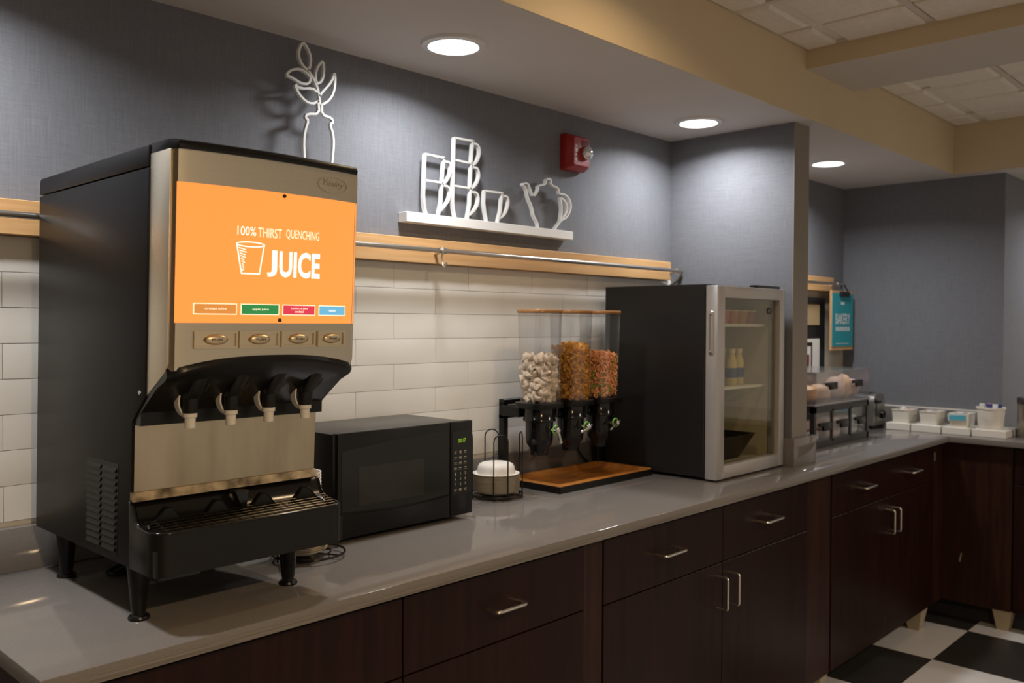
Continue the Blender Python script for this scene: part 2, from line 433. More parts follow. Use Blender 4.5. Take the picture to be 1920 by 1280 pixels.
for x, lab in ((.26, 'round ceiling light over the juice dispenser'),
               (1.575, 'round ceiling light above the microwave oven'), (2.845, 'round ceiling light above the glass door fridge, before the partition'),
               (4.0, 'round ceiling light above the bakery case, beyond the partition')):
    downlight(x, .398, ZC, lab, LAMP_W*(1.35 if x < 1 else 1.35 if x > 3.5 else 1.), cool, 'dispenser' if x < 1 else None)
downlight(5.45, -.72, ZC, 'round ceiling light over the far end of the side counter', LAMP_W, cool, 'side_counter')
warm = (1., .70, .38)
for x, y, w, lab in ((1.75, -.36, .18, 'warm ceiling light in the tiled ceiling by the soffit'), (.2, -2.4, 2.6, 'warm ceiling light over the dining floor'), (3.9, -2.4, 1.3, 'warm ceiling light past the ceiling beam')):
    t = downlight(x, y, ZM-.0095, lab, ROOM_W*w, warm if x < 3 else (1., .86, .72), 'dining_soffit' if x > 1 and x < 3 else 'dining_floor' if x < 1 else 'dining_beam'); t['group'] = 'warm lights in the dining room ceiling'

# ================================================================== COUNTERTOP AND CABINETS
YE = -2.2
bm = BM(); prism(bm, [(XL, 0), (XR, 0), (XR, YE), (XW+.3, YE), (XW+.3, -.146), (XW-.001, -.146), (XW-.001, YB-.0032), (XL, YB-.0032)], 2, ZT-.0285, ZT, .0018); tag(obj('countertop', bm, quartz), 'long grey quartz countertop turning the corner', 'countertop')
bm = BM(); bx(bm, XL, 3.0615, YB-.025, YB-.0028, ZT, 1.010, .0015); tag(obj('stone_upstand', bm, quartz), 'long grey quartz upstand below the white tiles', 'backsplash')
bm = BM(); bx(bm, 3.2555, XW-.0225, YB-.025, YB-.0032, ZT, 1.010, .0015); tag(obj('stone_upstand', bm, quartz), 'short grey quartz upstand behind the bakery case', 'backsplash')
bm = BM(); bx(bm, XW-.022, XW-.0008, -.14, YB-.0032, ZT, 1.012, .0015); tag(obj('stone_upstand', bm, quartz), 'grey quartz upstand behind the white baskets', 'backsplash')
bm = BM(); bx(bm, XW-.021, XW-.0008, -.139, YB-.0035, 1.0122, 1.0195, .001, 1); struct('upstand_strip', bm, white_plas, 'thin white strip along the top of the side wall upstand')  # plain white strip lying on top of the upstand
bm = BM(); prism(bm, [(3.062, .103), (3.255, .103), (3.255, YB-.026), (3.2205, YB-.026), (3.2205, .1285), (3.0945, .1285), (3.0945, YB-.026), (3.062, YB-.026)], 2, ZT, 1.022, .0015); tag(obj('pillar_wrap', bm, quartz), 'grey quartz collar around the foot of the partition', 'backsplash')

def pull(bm, p, q, out, r=.0042):
    """wire pull from p to q standing out by vector"""
    p = Vector(p); q = Vector(q); o = Vector(out)
    tube(bm, arcpts([p, p+o, q+o, q], .011, 5), r, 8)
ZB = .10
def front(par, name, x0, x1, z0, z1, hp=None, hv=False):
    bm = BM(); bx(bm, x0+.0018, x1-.0018, .030, .0495, z0+.0018, z1-.0018, .0012, 1); d = obj(name, bm, wood_cab, par, 30)
    if hp:
        bm = BM()
        if hv: pull(bm, (hp[0], .030, hp[1]), (hp[0], .030, hp[2]), (0, -.040, 0))
        else: pull(bm, (hp[0], .030, hp[2]), (hp[1], .030, hp[2]), (0, -.040, 0))
        obj('handle', bm, nickel, d)
    return d
def cab(label, x0, x1, fill=None):
    c = thing('base_cabinet', label, 'cabinet', ((x0+x1)/2, .35, 0), 'dark wood cabinets under the counter')
    bm = BM(); bx(bm, x0+.0005, x1-.0005, .05, YB-.002, ZB, ZT-.029); obj('carcass', bm, wood_edge, c, 0)
    if fill:
        bm = BM(); bx(bm, fill[0]+.001, fill[1]-.001, .0335, .0495, ZB, ZT-.030, .001, 1); obj('stile', bm, wood_edge, c, 30)
    return c
def foot(par, x, y):
    b = BM()
    loft(b, [[(x+sx*w, y+sy*w, z) for sx, sy in ((-1, -1), (1, -1), (1, 1), (-1, 1))] for w, z in ((.025, 0), (.042, ZB))]); obj('foot', b, foot_m, par, 20)
c = cab('dark cabinet at the left end, beneath the juice dispenser', XL+.025, 1.0955)
front(c, 'drawer', XL+.026, 1.0955, .702, .874); front(c, 'door', XL+.026, 1.0955, ZB, .702); foot(c, .45, .12); foot(c, 1.03, .12)
c = cab('dark cabinet beneath the microwave with one wide drawer and a narrow stile', 1.0955, 1.791, (1.7095, 1.791))
front(c, 'drawer', 1.0955, 1.709, .702, .874, (1.345, 1.445, .789)); front(c, 'door', 1.0955, 1.709, ZB, .702); foot(c, 1.16, .12); foot(c, 1.72, .12)
c = cab('dark cabinet beneath the cereal dispenser with paired doors and paired drawers', 1.791, 3.236, (3.0285, 3.236))
front(c, 'drawer', 1.791, 2.416, .694, .874, (2.035, 2.145, .789)); front(c, 'drawer', 2.416, 3.028, .694, .874, (2.645, 2.762, .789))
front(c, 'door', 1.791, 2.416, ZB, .694, (2.381, .655, .552), True); front(c, 'door', 2.416, 3.028, ZB, .694, (2.452, .655, .552), True); foot(c, 1.86, .12); foot(c, 3.16, .12)
c = cab('dark corner cabinet beneath the bakery case', 3.236, 4.535)
front(c, 'drawer', 3.24, 3.824, .708, .874, (3.485, 3.592, .793)); front(c, 'drawer', 3.824, 4.40, .708, .874, (4.02, 4.131, .793))
front(c, 'door', 3.24, 3.824, ZB, .708, (3.790, .658, .556), True); front(c, 'door', 3.824, 4.40, ZB, .708, (3.859, .658, .556), True)
bm = BM(); bx(bm, 4.402, 4.534, .0335, .0495, ZB, ZT-.030, .001, 1); obj('stile', bm, wood_edge, c, 30); foot(c, 3.31, .12); foot(c, 4.30, .075)
bm = BM(); bx(bm, 4.4095, 4.4135, .031, .0335, .80, .842); obj('worn_chip', bm, mat('bare chipped edge', (.36, .30, .26), .6), c, 0)
c = thing('base_cabinet', 'dark side cabinet with a plain panel, scuffed, under the white baskets', 'cabinet', (4.7, -.1, 0), 'dark wood cabinets under the counter')
bm = BM(); bx(bm, 4.56, XW-.002, -.28, .046, ZB, ZT-.029); obj('carcass', bm, wood_edge, c, 0)
bm = BM(); bx(bm, 4.54, 4.5595, -.275, .046, ZB, ZT-.030, .001, 1); d = obj('panel', bm, wood_edge, c, 30)
bm = BM(); prism(bm, [(-.052, .30), (-.046, .302), (-.055, .345), (-.058, .343)], 0, 4.5392, 4.5402); obj('scuff', bm, mat('pale scuff', (.34, .27, .22), .7), d, 0)
foot(c, 4.59, -.236)
c = thing('base_cabinet', 'dark side cabinet with a drawer under the steel canister', 'cabinet', (4.75, -.7, 0), 'dark wood cabinets under the counter')
bm = BM(); bx(bm, 4.56, XW+.29, -1.1, -.282, ZB, ZT-.029); obj('carcass', bm, wood_edge, c, 0)
bm = BM(); bx(bm, 4.54, 4.5595, -1.098, -.284, .712, ZT-.040, .001, 1); obj('drawer', bm, wood_cab, c, 30)
bm = BM(); bx(bm, 4.54, 4.5595, -1.098, -.284, ZB, .707, .001, 1); obj('door', bm, wood_cab, c, 30); foot(c, 4.59, -1.05)
bm = BM(); bx(bm, XL+.05, 4.62, .30, .34, 0, ZB); struct('baseboard_back', bm, dark_void)
bm = BM(); bx(bm, 4.63, 4.66, YE, .299, 0, ZB); struct('baseboard_side', bm, dark_void)

# ================================================================== OAK RAILS WITH METAL ROD
def rail(label, x0, x1, rx0, rx1, posts, hooks):
    t = thing('wall_rail', label, 'rail', ((x0+x1)/2, YB-.01, 1.641))
    bm = BM(); bx(bm, x0, x1, YB-.036, YB-.0035, 1.641, 1.717, .0015, 1); obj('board', bm, oak, t)
    bm = BM(); tube(bm, [(rx0, .617, 1.680), (rx1, .617, 1.680)], .0075, 12); rd = obj('rod', bm, nickel, t)
    for x in posts:
        bm = BM(); tube(bm, [(x, YB-.0355, 1.672), (x, .617, 1.680)], .006, 8); tube(bm, [(x-.012, .617, 1.680), (x+.012, .617, 1.680)], .0105, 12); obj('bracket', bm, nickel, t)
    for x in hooks:
        bm = BM(); tube(bm, smoothline([(x, .610, 1.690), (x, .604, 1.680), (x, .612, 1.655), (x, .606, 1.632), (x-.002, .594, 1.628), (x-.002, .586, 1.642)], 2), .0032, 8); obj('hook', bm, nickel, t)
    return t, rd
t, rd = rail('long oak wall rail with a metal rod above the white tiles', X0+.3, 3.050, X0+.35, 3.075, (.1, 1.733, 3.045), (1.724,))
bm = BM(); tube(bm, arcpts([(3.070, .617, 1.680), (3.082, .617, 1.680), (3.082, .640, 1.640), (3.082, YB-.004, 1.618)], .006), .0065, 8); obj('end_bracket', bm, nickel, t)
rail('short oak wall rail with a metal rod beyond the partition', 3.222, 4.66, 3.25, 4.70, (3.5, 4.63), ())

# ================================================================== SHELF WITH WHITE OUTLINE ORNAMENTS
YA = YB-.026
a = px(763, 396, YB-.042); b2 = px(1075, 432, YB-.042); zs = 1.793
bm = BM(); bx(bm, a.x, b2.x, YB-.042, YB-.0015, zs-.030, zs, .0012, 1); tag(obj('wall_shelf', bm, white_lac), 'narrow white wall shelf carrying outline mugs and teapot', 'shelf')
def tr(pts, ox, oy, sc, Y=YA): return [((p := px(ox+X/sc, oy+Yy/sc, Y)).x, p.z) for X, Yy in pts]
def ornament(name, label, cat, strokes, ox, oy, sc, w, Y, dep, base=None, m=white_lac, grp=None):
    bm = BM(); W = []
    for pts, closed, sm in strokes:
        q = tr(pts, ox, oy, sc, Y)
        q = [tuple(v) for v in smoothline([Vector(v) for v in q], sm, closed)] if sm else q
        W.append((q, closed))
    dz = 0
    if base is not None: dz = base-min(z for q, c in W for x, z in q)
    for q, c in W: stroke(bm, [(x, max(z+dz, base) if base is not None else z) for x, z in q], w, Y-dep/2, Y+dep/2, c)
    if base is not None:
        for v in bm.verts: v.co.z = max(v.co.z, base)
    o = obj(name, bm, m); tag(o, label, cat, grp); return o
z0 = zs+.0005
mo = dict(ox=770, oy=235, sc=5.486, w=.0062, Y=YA, dep=.014, base=z0, grp='white outline ornaments on the wall shelf')
ornament('mug_ornament', 'white outline of two stacked mugs on the wall shelf', 'ornament', [
    ([(140, 268), (130, 530), (125, 700), (132, 800), (150, 885)], False, 0), ([(140, 268), (340, 310)], False, 0), ([(130, 535), (315, 565)], False, 0),
    ([(335, 305), (315, 560), (305, 760), (280, 890)], False, 0),
    ([(335, 345), (390, 350), (408, 420), (390, 500), (350, 560), (315, 585)], False, 2), ([(315, 590), (380, 600), (400, 670), (380, 750), (340, 800), (298, 850)], False, 2)], **mo)
ornament('mug_ornament', 'white outline of three stacked mugs, the tallest piece on the wall shelf', 'ornament', [
    ([(440, 95), (435, 320), (428, 590), (425, 760), (432, 830), (450, 915)], False, 0), ([(440, 95), (640, 130)], False, 0), ([(436, 320), (618, 360)], False, 0), ([(430, 585), (605, 615)], False, 0),
    ([(630, 125), (615, 355), (605, 610), (600, 780), (575, 925)], False, 0),
    ([(630, 155), (685, 165), (705, 240), (685, 320), (655, 360), (615, 385)], False, 2), ([(615, 395), (680, 405), (698, 480), (680, 550), (645, 595), (605, 625)], False, 2), ([(610, 650), (670, 655), (692, 720), (675, 800), (640, 845), (592, 890)], False, 2)], **mo)
ornament('mug_ornament', 'white outline of a single mug beside the outline teapot', 'ornament', [
    ([(750, 640), (745, 760), (755, 850), (775, 950)], False, 0), ([(750, 638), (940, 662)], False, 0), ([(932, 660), (915, 850), (885, 968)], False, 0),
    ([(930, 690), (985, 695), (1000, 760), (975, 850), (945, 895), (900, 925)], False, 2)], **mo)
mo['w'] = .0052
ornament('teapot_ornament', 'white outline teapot with spout and looped handle on the wall shelf', 'ornament', [
    ([(1300, 1032), (1300, 990), (1250, 900), (1245, 835), (1195, 720), (1180, 630), (1132, 582), (1190, 570), (1215, 620), (1250, 718), (1303, 650), (1300, 595), (1380, 590), (1385, 530), (1437, 532), (1430, 592), (1512, 625), (1515, 680)], False, 1),
    ([(1515, 682), (1585, 690), (1635, 760), (1640, 840), (1600, 925), (1540, 955), (1490, 1020), (1475, 1046)], False, 1),
    ([(1530, 725), (1565, 740), (1602, 800), (1600, 870), (1545, 945)], False, 1), ([(1530, 725), (1548, 840), (1530, 965)], False, 1)], **mo)
zsh2 = 1.60
ornament('plant_ornament', 'white outline of a leafy sprig in a jar, above the juice dispenser', 'ornament', [
    ([(508, 640), (518, 768), (400, 765), (378, 800), (412, 832), (378, 930), (365, 1050), (372, 1190), (385, 1400), (440, 1530)], False, 1),
    ([(545, 672), (545, 775), (640, 806), (658, 850), (625, 872), (655, 960), (665, 1060), (650, 1240), (628, 1420), (560, 1560), (440, 1530)], False, 1),
    ([(355, 50), (400, 100), (437, 200), (430, 290), (408, 335), (350, 280), (313, 200), (318, 120)], True, 1),
    ([(185, 380), (240, 325), (330, 315), (400, 360), (437, 410), (415, 470), (340, 465), (260, 410)], True, 1),
    ([(500, 550), (450, 510), (335, 515), (272, 470), (310, 560), (380, 640), (450, 668), (510, 640)], False, 1),
    ([(562, 232), (505, 290), (482, 370), (492, 470), (545, 445), (568, 360)], True, 1),
    ([(520, 590), (545, 555), (648, 440), (672, 345), (682, 440), (662, 560), (610, 640), (548, 672)], False, 1),
    ([(405, 325), (460, 410), (500, 500), (520, 590), (527, 672)], False, 1)], 500, 70, 5.333, .0062, YB-.055, .010)
bz = px(590, 352, YB-.05)
tag(obj('wall_bracket_ledge', bx(BM(), 1.22, 1.335, YB-.085, YB-.001, bz.z-.03, bz.z, .001, 1), white_lac), 'small white ledge behind the juice dispenser holding the outline plant', 'shelf')

# ------------------------------------------------------------------ fire alarm strobe
ac = (2.430, 2.086); t = thing('fire_alarm', 'red fire alarm strobe on the grey wall near the ceiling', 'alarm', (ac[0], YB-.02, ac[1]-.065))
b = BM(); loft(b, [[(x, y, z) for x, z in rrect(w, h, .008, 3, ac[0], ac[1])] for w, h, y in ((.118, .132, YB-.001), (.118, .132, YB-.022), (.112, .126, YB-.030), (.094, .108, YB-.052), (.088, .100, YB-.055))]); obj('housing', b, red_pl, t, 30)
b = BM(); blob(b, (ac[0]+.022, YB-.062, ac[1]-.002), .026, .020, .026, 3, 3, .02); obj('strobe_lens', b, mat('strobe glass', (.72, .72, .74), .08, .75), t)
b = BM(); bx(b, ac[0]-.002, ac[0]+.040, YB-.0565, YB-.0545, ac[1]+.022, ac[1]+.044, .0008, 1); obj('speaker_grille', b, mat('dark red grille', (.16, .008, .007), .5), t, 0)
b = BM()
for k, ch in enumerate('FIRE'): put_text(b, text_geo(ch, ac[0]-.037, ac[0]-.026, ac[1]+.012-.016*k, ac[1]+.024-.016*k, .02), lambda x, z: (x, YB-.0558, z))
obj('lettering', b, white_lac, t, 0)

# ================================================================== JUICE DISPENSER
JX0, JX1, JK = .570, .955, .05
def jy(y, z): return y-JK*(z-1.014)                    # the cabinet leans slightly forward
def shear(b):
    for v in b.verts: v.co.y = jy(v.co.y, v.co.z)
    return b
JD = thing('juice_dispenser', 'tall black juice dispenser with a lit orange front panel', 'juice dispenser', (.76, .38, ZT))
HX0, HX1 = .573, .952; HC = (HX0+HX1)/2; HW = (HX1-HX0)/2
def yf(x):
    t = (x-HC)/HW; y = .027-.016*(1-t*t)
    e = max(0, abs(t)-.93)/.07
    return y+.014*(1-sqrt(max(0, 1-e*e)))
def zb(x):
    t = (x-HC)/HW; return 1.396-.026*abs(t)**2.6
def FP(x, z, off=0.): return (x, jy(yf(x)-off, z), z)
xs = [HX0+(HX1-HX0)*k/40 for k in range(41)]
# cabinet
b = BM(); prism(b, [(.633, 1.014), (.633, 1.7205), (.108, 1.7205), (.108, 1.325), (.158, 1.279), (.158, 1.014)], 0, JX0, JX1, .002); obj('cabinet', shear(b), black_mat, JD, 30)
b = BM(); prism(b, [(.634, 1.7225), (.632, 1.752), (.626, 1.757), (.112, 1.760), (.108, 1.757), (.108, 1.7225)], 0, JX0, JX1, .003); obj('lid', shear(b), black_mat, JD, 30)
# black cap over the fascia
b = BM(); sec = []
for off, z in ((-.006, 1.7435), (.0035, 1.7435), (.0045, 1.750), (.001, 1.757), (-.010, 1.7605)):
    sec.append([(x, yf(x)-off, z) for x in xs]+[(HX1, .107, z), (HX0, .107, z)])
loft(b, sec); obj('top_cap', shear(b), black_plas, JD, 40)
# steel fascia: curved skin with a closed back
b = BM(); top = [b.verts.new((x, yf(x), 1.7435)) for x in xs]; bot = [b.verts.new((x, yf(x), zb(x))) for x in xs]
tb = [b.verts.new((x, yf(x)+.006, 1.7435)) for x in xs]; bb = [b.verts.new((x, yf(x)+.006, zb(x))) for x in xs]
for k in range(40):
    for p, q in ((top, bot), (bb, tb), (tb, top), (bot, bb)): b.faces.new((p[k], p[k+1], q[k+1], q[k]))
for k in (0, 40): b.faces.new((top[k], bot[k], bb[k], tb[k]))
obj('fascia', shear(b), fascia_m, JD, 40)
for x0, x1 in ((HX0-.0005, HX0+.004), (HX1-.004, HX1+.0005)):
    b = BM(); prism(b, [(.108, 1.7435), (.034, 1.7435), (.034, 1.385), (.0405, 1.370), (.108, 1.327)], 0, x0, x1, .001); obj('door_edge', shear(b), fascia_m, JD, 30)
b = BM(); bx(b, HX0+.004, HX1-.004, .040, .107, 1.40, 1.743); obj('door_core', shear(b), black_mat, JD, 0)
# lit panel
PX0, PX1, PZ0, PZ1 = .5805, .9475, 1.4545, 1.689
m = bpy.data.materials.new('backlit orange film'); m.use_nodes = True; nt = m.node_tree; N = nt.nodes; L = nt.links
bs = N['Principled BSDF']; bs.inputs['Base Color'].default_value = (.55, .16, .02, 1); bs.inputs['Roughness'].default_value = .22
bs.inputs['Emission Color'].default_value = (1., .315, .062, 1); bs.inputs['Emission Strength'].default_value = 1.0
film = m
b = BM(); n = 30; R0 = []; 
for j, z in enumerate((PZ0, (PZ0+PZ1)/2, PZ1)): R0.append([b.verts.new(FP(PX0+(PX1-PX0)*k/n, z, .0012)) for k in range(n+1)])
for p, q in zip(R0, R0[1:]):
    for k in range(n): b.faces.new((p[k], p[k+1], q[k+1], q[k]))
panel = obj('display_panel', b, film, JD, 60)
glow_white = mat('backlit white film', (.8, .8, .8), .3, emit=(1, .97, .9), estr=1.0)
glow_soft = mat('backlit pale film', (.8, .8, .7), .3, emit=(1, .83, .58), estr=.95)
def rimstrip(b, x0, x1, z0, z1, off=.0018, n=24):
    A = [b.verts.new(FP(x0+(x1-x0)*k/n, z0, off)) for k in range(n+1)]; B = [b.verts.new(FP(x0+(x1-x0)*k/n, z1, off)) for k in range(n+1)]
    for k in range(n): b.faces.new((A[k], A[k+1], B[k+1], B[k]))
    return b
T = lambda body, x0, x1, z0, z1, mm, off=0., name='lettering', par=panel, eo=.0020: obj(name, put_text(BM(), text_geo(body, x0, x1, z0, z1, off), lambda x, z: FP(x, z, eo)), mm, par, 0)
T('100%', .6845, .7195, 1.6075, 1.6235, glow_white); T('THIRST', .7235, .7705, 1.6065, 1.6235, glow_soft); T('QUENCHING', .7795, .8525, 1.6060, 1.6245, glow_soft)
T('J', .7425, .7625, 1.5375, 1.5850, glow_white, .03); T('UICE', .7670, .8560, 1.5375, 1.5850, glow_white, .03)
# cup drawing
b = BM()
def line(b, pts, w, off=.0020, closed=False):
    t = BM(); stroke(t, pts, w, 0, .0001, closed)
    for v in t.verts: x, y, z = v.co; v.co = Vector(FP(x, z, off+y))
    add(b, t)
el = [(.7098+.0265*cos(2*pi*k/24), 1.5925+.0042*sin(2*pi*k/24)) for k in range(24)]
line(b, el, .0020, closed=True); line(b, [(.6838, 1.592), (.6935, 1.5415), (.7275, 1.5415), (.7360, 1.593)], .0022)
for k in range(9): line(b, [(.6872+.0012*k, 1.586-.0045*k), (.7010-.0007*k+.002*(k % 2), 1.583-.0046*k)], .0016)
obj('cup_drawing', b, glow_white, panel, 0)
# flavour labels
for (x0, x1), col, em, txt in zip(((.610, .6865), (.6935, .769), (.7755, .8475), (.8557, .9217)),
        ((.62, .25, .04), (.02, .22, .06), (.55, .03, .07), (.10, .38, .62)), ((.62, .24, .055), (.03, .23, .065), (.66, .045, .085), (.16, .46, .72)),
        (('orange juice',), ('apple juice',), ('cranberry juice', 'cocktail'), ('water',))):
    b = BM(); rimstrip(b, x0, x1, 1.469, 1.4885, .0022, 6); fr = obj('flavour_label', b, glow_soft, JD, 0)
    b = BM(); rimstrip(b, x0+.0016, x1-.0016, 1.4706, 1.4869, .0026, 6); obj('colour_field', b, mat('label '+txt[0], col, .4, emit=em, estr=.8), fr, 0)
    c0 = (x0+x1)/2; hw = (.019, .016, .019, .009)[['o', 'a', 'c', 'w'].index(txt[0][0])]
    for k, s in enumerate(txt):
        zc = 1.4787 if len(txt) == 1 else 1.4815-.0055*k; hh = hw if k == 0 else .010
        T(s, c0-hh, c0+hh, zc-.0022, zc+.0022, glow_soft, .01, par=fr, eo=.0030)
for x, z in ((.7738, 1.6835), (.7705, 1.4600)):
    b = BM(); lathe(b, [(.0001, 0.), (.0034, 0.), (.0036, .003)], x, z, 14, 'y')
    for v in b.verts: v.co.y = jy(yf(x)-.0035+v.co.y, z)
    obj('panel_screw', b, black_gloss, panel)
# push buttons
for x0, x1 in ((.6135, .687), (.6935, .7685), (.7765, .8475), (.8575, .9205)):
    c0 = (x0+x1)/2; b = BM()
    line(b, [(x0, 1.4125), (x1, 1.4125), (x1, 1.4385), (x0, 1.4385)], .0032, .0005, True)
    for v in b.verts: pass
    t2 = BM(); stroke(t2, [(x0, 1.4125), (x1, 1.4125), (x1, 1.4385), (x0, 1.4385)], .0032, -.0042, .002, True)
    for v in t2.verts: x, y, z = v.co; v.co = Vector(FP(x, z, -y))
    add(b, t2); bt = obj('push_button', b, bronze, JD, 30)
    b = BM(); rimstrip(b, x0+.001, x1-.001, 1.4135, 1.4375, .0012, 6); obj('plate', b, bronze, bt, 0)
    b = BM(); rg = []
    for r, o in ((1., .0010), (.97, .0042), (.82, .0068), (.5, .0082), (.01, .0086)):
        rg.append([FP(c0+.0215*r*cos(2*pi*k/28), 1.4258+.0092*r*sin(2*pi*k/28), o) for k in range(28)])
    loft(b, rg); obj('dome', b, bronze, bt, 50)
    T('PUSH', c0-.0095, c0+.0085, 1.4238, 1.4278, mat('dark button print', (.05, .035, .02), .5), .02, par=bt, eo=.0088)
# embossed oval emblem with a script word
b = BM(); line(b, [(.8830+.0345*cos(2*pi*k/40), 1.7165+.0150*sin(2*pi*k/40)) for k in range(40)], .0014, .0010, True)
t2 = BM(); stroke(t2, [(.8830+.0345*cos(2*pi*k/40), 1.7165+.0150*sin(2*pi*k/40)) for k in range(40)], .0014, -.0012, .0005, True)
for v in t2.verts: x, y, z = v.co; v.co = Vector(FP(x, z, -y))
add(b, t2); em = obj('emblem', b, fascia_m, JD, 30)
g = text_geo('Vitality', .857, .909, 1.710, 1.7255); g = ([(x+(z-1.716)*.45, z-(x-.883)*.05) for x, z in g[0]], g[1])
tb_ = put_text(BM(), g, lambda x, z: FP(x, z, 0.)); ex = bmesh.ops.extrude_face_region(tb_, geom=tb_.faces[:])
for v in ex['geom']:
    if isinstance(v, bmesh.types.BMVert): v.co.y -= .0014
obj('lettering', tb_, fascia_m, em, 0)
# hood under the fascia
b = BM(); secs = []
for x in [HX0+.0005+(HX1-HX0-.001)*k/24 for k in range(25)]:
    z = zb(x); y = yf(x)
    secs.append([(x, .157, 1.395), (x, y+.010, 1.397), (x, y-.0015, z+.001), (x, y-.0035, z-.006), (x, y+.002, z-.014), (x, .070, 1.342), (x, .108, 1.314), (x, .157, 1.276)])
loft(b, secs); hood = obj('hood', shear(b), black_plas, JD, 40)
b = BM(); bx(b, JX0+.004, JX1-.004, .132, .157, 1.272, 1.30); obj('hood_lip', shear(b), black_plas, JD, 0)
# nozzles
for nx in (.6435, .7225, .8010, .8815):
    ny = .088; nz = jy(ny, 1.27)
    b = BM(); lathe(b, [(.0125, 1.294), (.0135, 1.296), (.0138, 1.312), (.0150, 1.330), (.0150, 1.350)], nx, nz, 18)
    bo = obj('nozzle', b, black_plas, JD, 40)
    b = BM(); prism(b, [(ny-.010, 1.318), (ny+.012, 1.318), (ny+.012, 1.350), (.035, 1.386), (.028, 1.380)], 0, nx-.013, nx+.013, .004); obj('spout_arm', shear(b), black_plas, bo, 40)
    b = BM(); prism(b, [(.030, 1.378), (.048, 1.3825), (.088, 1.345), (.080, 1.330)], 0, nx+.010, nx+.026, .003); obj('gusset', shear(b), black_plas, bo, 40)
    b = BM(); lathe(b, [(.0085, 1.267), (.0095, 1.2675), (.0095, 1.285), (.0125, 1.287), (.0125, 1.2938), (.010, 1.295)], nx, nz, 18); obj('tip', b, white_plas, bo, 40)
    b = BM(); q = [(nx-.016, nz+.008, 1.338), (nx-.020, nz+.010, 1.318), (nx-.018, nz+.011, 1.302), (nx-.008, nz+.012, 1.288), (nx+.002, nz+.012, 1.284)]
    q = smoothline(q, 2); loft(b, [[(p.x-.0015, p.y-.008, p.z), (p.x+.0015, p.y-.008, p.z), (p.x+.0015, p.y+.008, p.z), (p.x-.0015, p.y+.008, p.z)] for p in q]); obj('lever', b, white_plas, bo, 40)
# splash plate and lip
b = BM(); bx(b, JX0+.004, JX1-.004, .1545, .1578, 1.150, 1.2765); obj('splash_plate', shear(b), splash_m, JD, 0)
b = BM(); prism(b, [(.1575, 1.152), (.1500, 1.151), (.1435, 1.136), (.1455, 1.1345), (.1575, 1.139)], 0, JX0-.0015, JX1-.003); obj('splash_lip', shear(b), brass_lip, JD, 20)
# drip tray
TX0, TX1, TY = .5685, .966, .050
TC = (TX0+TX1)/2
b = BM()
rr = .036
prof = [(.158, 1.136), (.150, 1.128), (.143, 1.113), (.132, 1.099), (.116, 1.0915), (TY+rr, 1.0885), (TY+rr, 1.014), (.158, 1.014)]
for x0, x1 in ((TX0, TX0+.009), (TX1-.009, TX1)): prism(b, prof, 0, x0, x1, .002)
pl = []
for k in range(10): a = pi+pi/2*k/9; pl.append((TX0+rr+rr*cos(a), TY+rr+rr*sin(a)))
for k in range(10): a = 1.5*pi+pi/2*k/9; pl.append((TX1-rr+rr*cos(a), TY+rr+rr*sin(a)))
inn = [((x-TC)*.956+TC, y+.009) for x, y in pl]
loft(b, [[(x, y, z) for x, y in pl]+[(x, y, z) for x, y in inn[::-1]] for z in (1.014, 1.088)])
bx(b, TX0+.004, TX1-.004, TY+.012, .158, 1.014, 1.060)
dt = obj('drip_tray', b, black_plas, JD, 40)
# raised rim, smooth scoop behind the grate, four solid black bells in place of dark openings along its foot
b = BM(); side = lambda x: [(x, y, z+.0006) for y, z in prof[1:6]]
rim = side(TX0+.0035)[:-1]+[((x-TC)*.985+TC, y+.003, 1.089) for x, y in pl]+side(TX1-.0035)[:-1][::-1]
tube(b, rim, .0026, 8); obj('rim', b, black_gloss, dt, 50)
b = BM(); sc = [(.1575, 1.1345), (.151, 1.130), (.1465, 1.120), (.141, 1.109), (.133, 1.099), (.122, 1.0915), (.108, 1.0865), (.104, 1.080), (.1575, 1.080)]
prism(b, sc, 0, TX0+.0095, TX1-.0095); obj('scoop', b, mat('smooth black plastic', (.007, .0063, .006), .2, spec=.5), dt, 60)
for k in range(4):
    xc = TX0+.055+(TX1-TX0-.11)*(k/3); O = []
    for i in range(25):
        u = -1+2*i/24; O.append((xc+.036*u, 1.0875+.0285*max(0, (cos(pi*u)*.5+.5))**1.1))
    b = BM(); prism(b, [(x, z+.006) for x, z in O]+[(xc+.036, 1.0895), (xc-.036, 1.0895)], 1, .116, .1300); bell = obj('dark_bell_plate', b, black_plas, dt, 40)
    b = BM(); tube(b, [(x, .1160, z+.006) for x, z in O], .0012, 6); obj('bell_edge_wire', b, black_gloss, bell, 50)  # glossy wire added to give the bell a highlighted edge
b = BM(); prism(b, [(TC-.016, 1.134), (TC+.012, 1.134), (TC+.006, 1.092), (TC+.001, 1.092)], 1, .110, .1505, .001); obj('dark_slot_wedge', b, black_gloss, dt, 30)  # black wedge stands in for the dark slot in the middle of the scoop
b = BM(); gz = lambda y: 1.0895+.20*(y-TY-.010)
for k in range(6): y = TY+.010+.0115*k; e_ = max(0, TY+rr*.75-y); tube(b, [(TX0+.010+e_, y, gz(y)), (TX1-.010-e_, y, gz(y))], .0011, 6)
for k in range(13): x = TX0+.030+(TX1-TX0-.060)*k/12; tube(b, [(x, TY+.009, gz(TY+.009)-.0018), (x, TY+.068, gz(TY+.068)-.0018)], .0011, 6)
obj('drip_grate', b, mat('grate wire', (.05, .040, .026), .22, .7), dt)
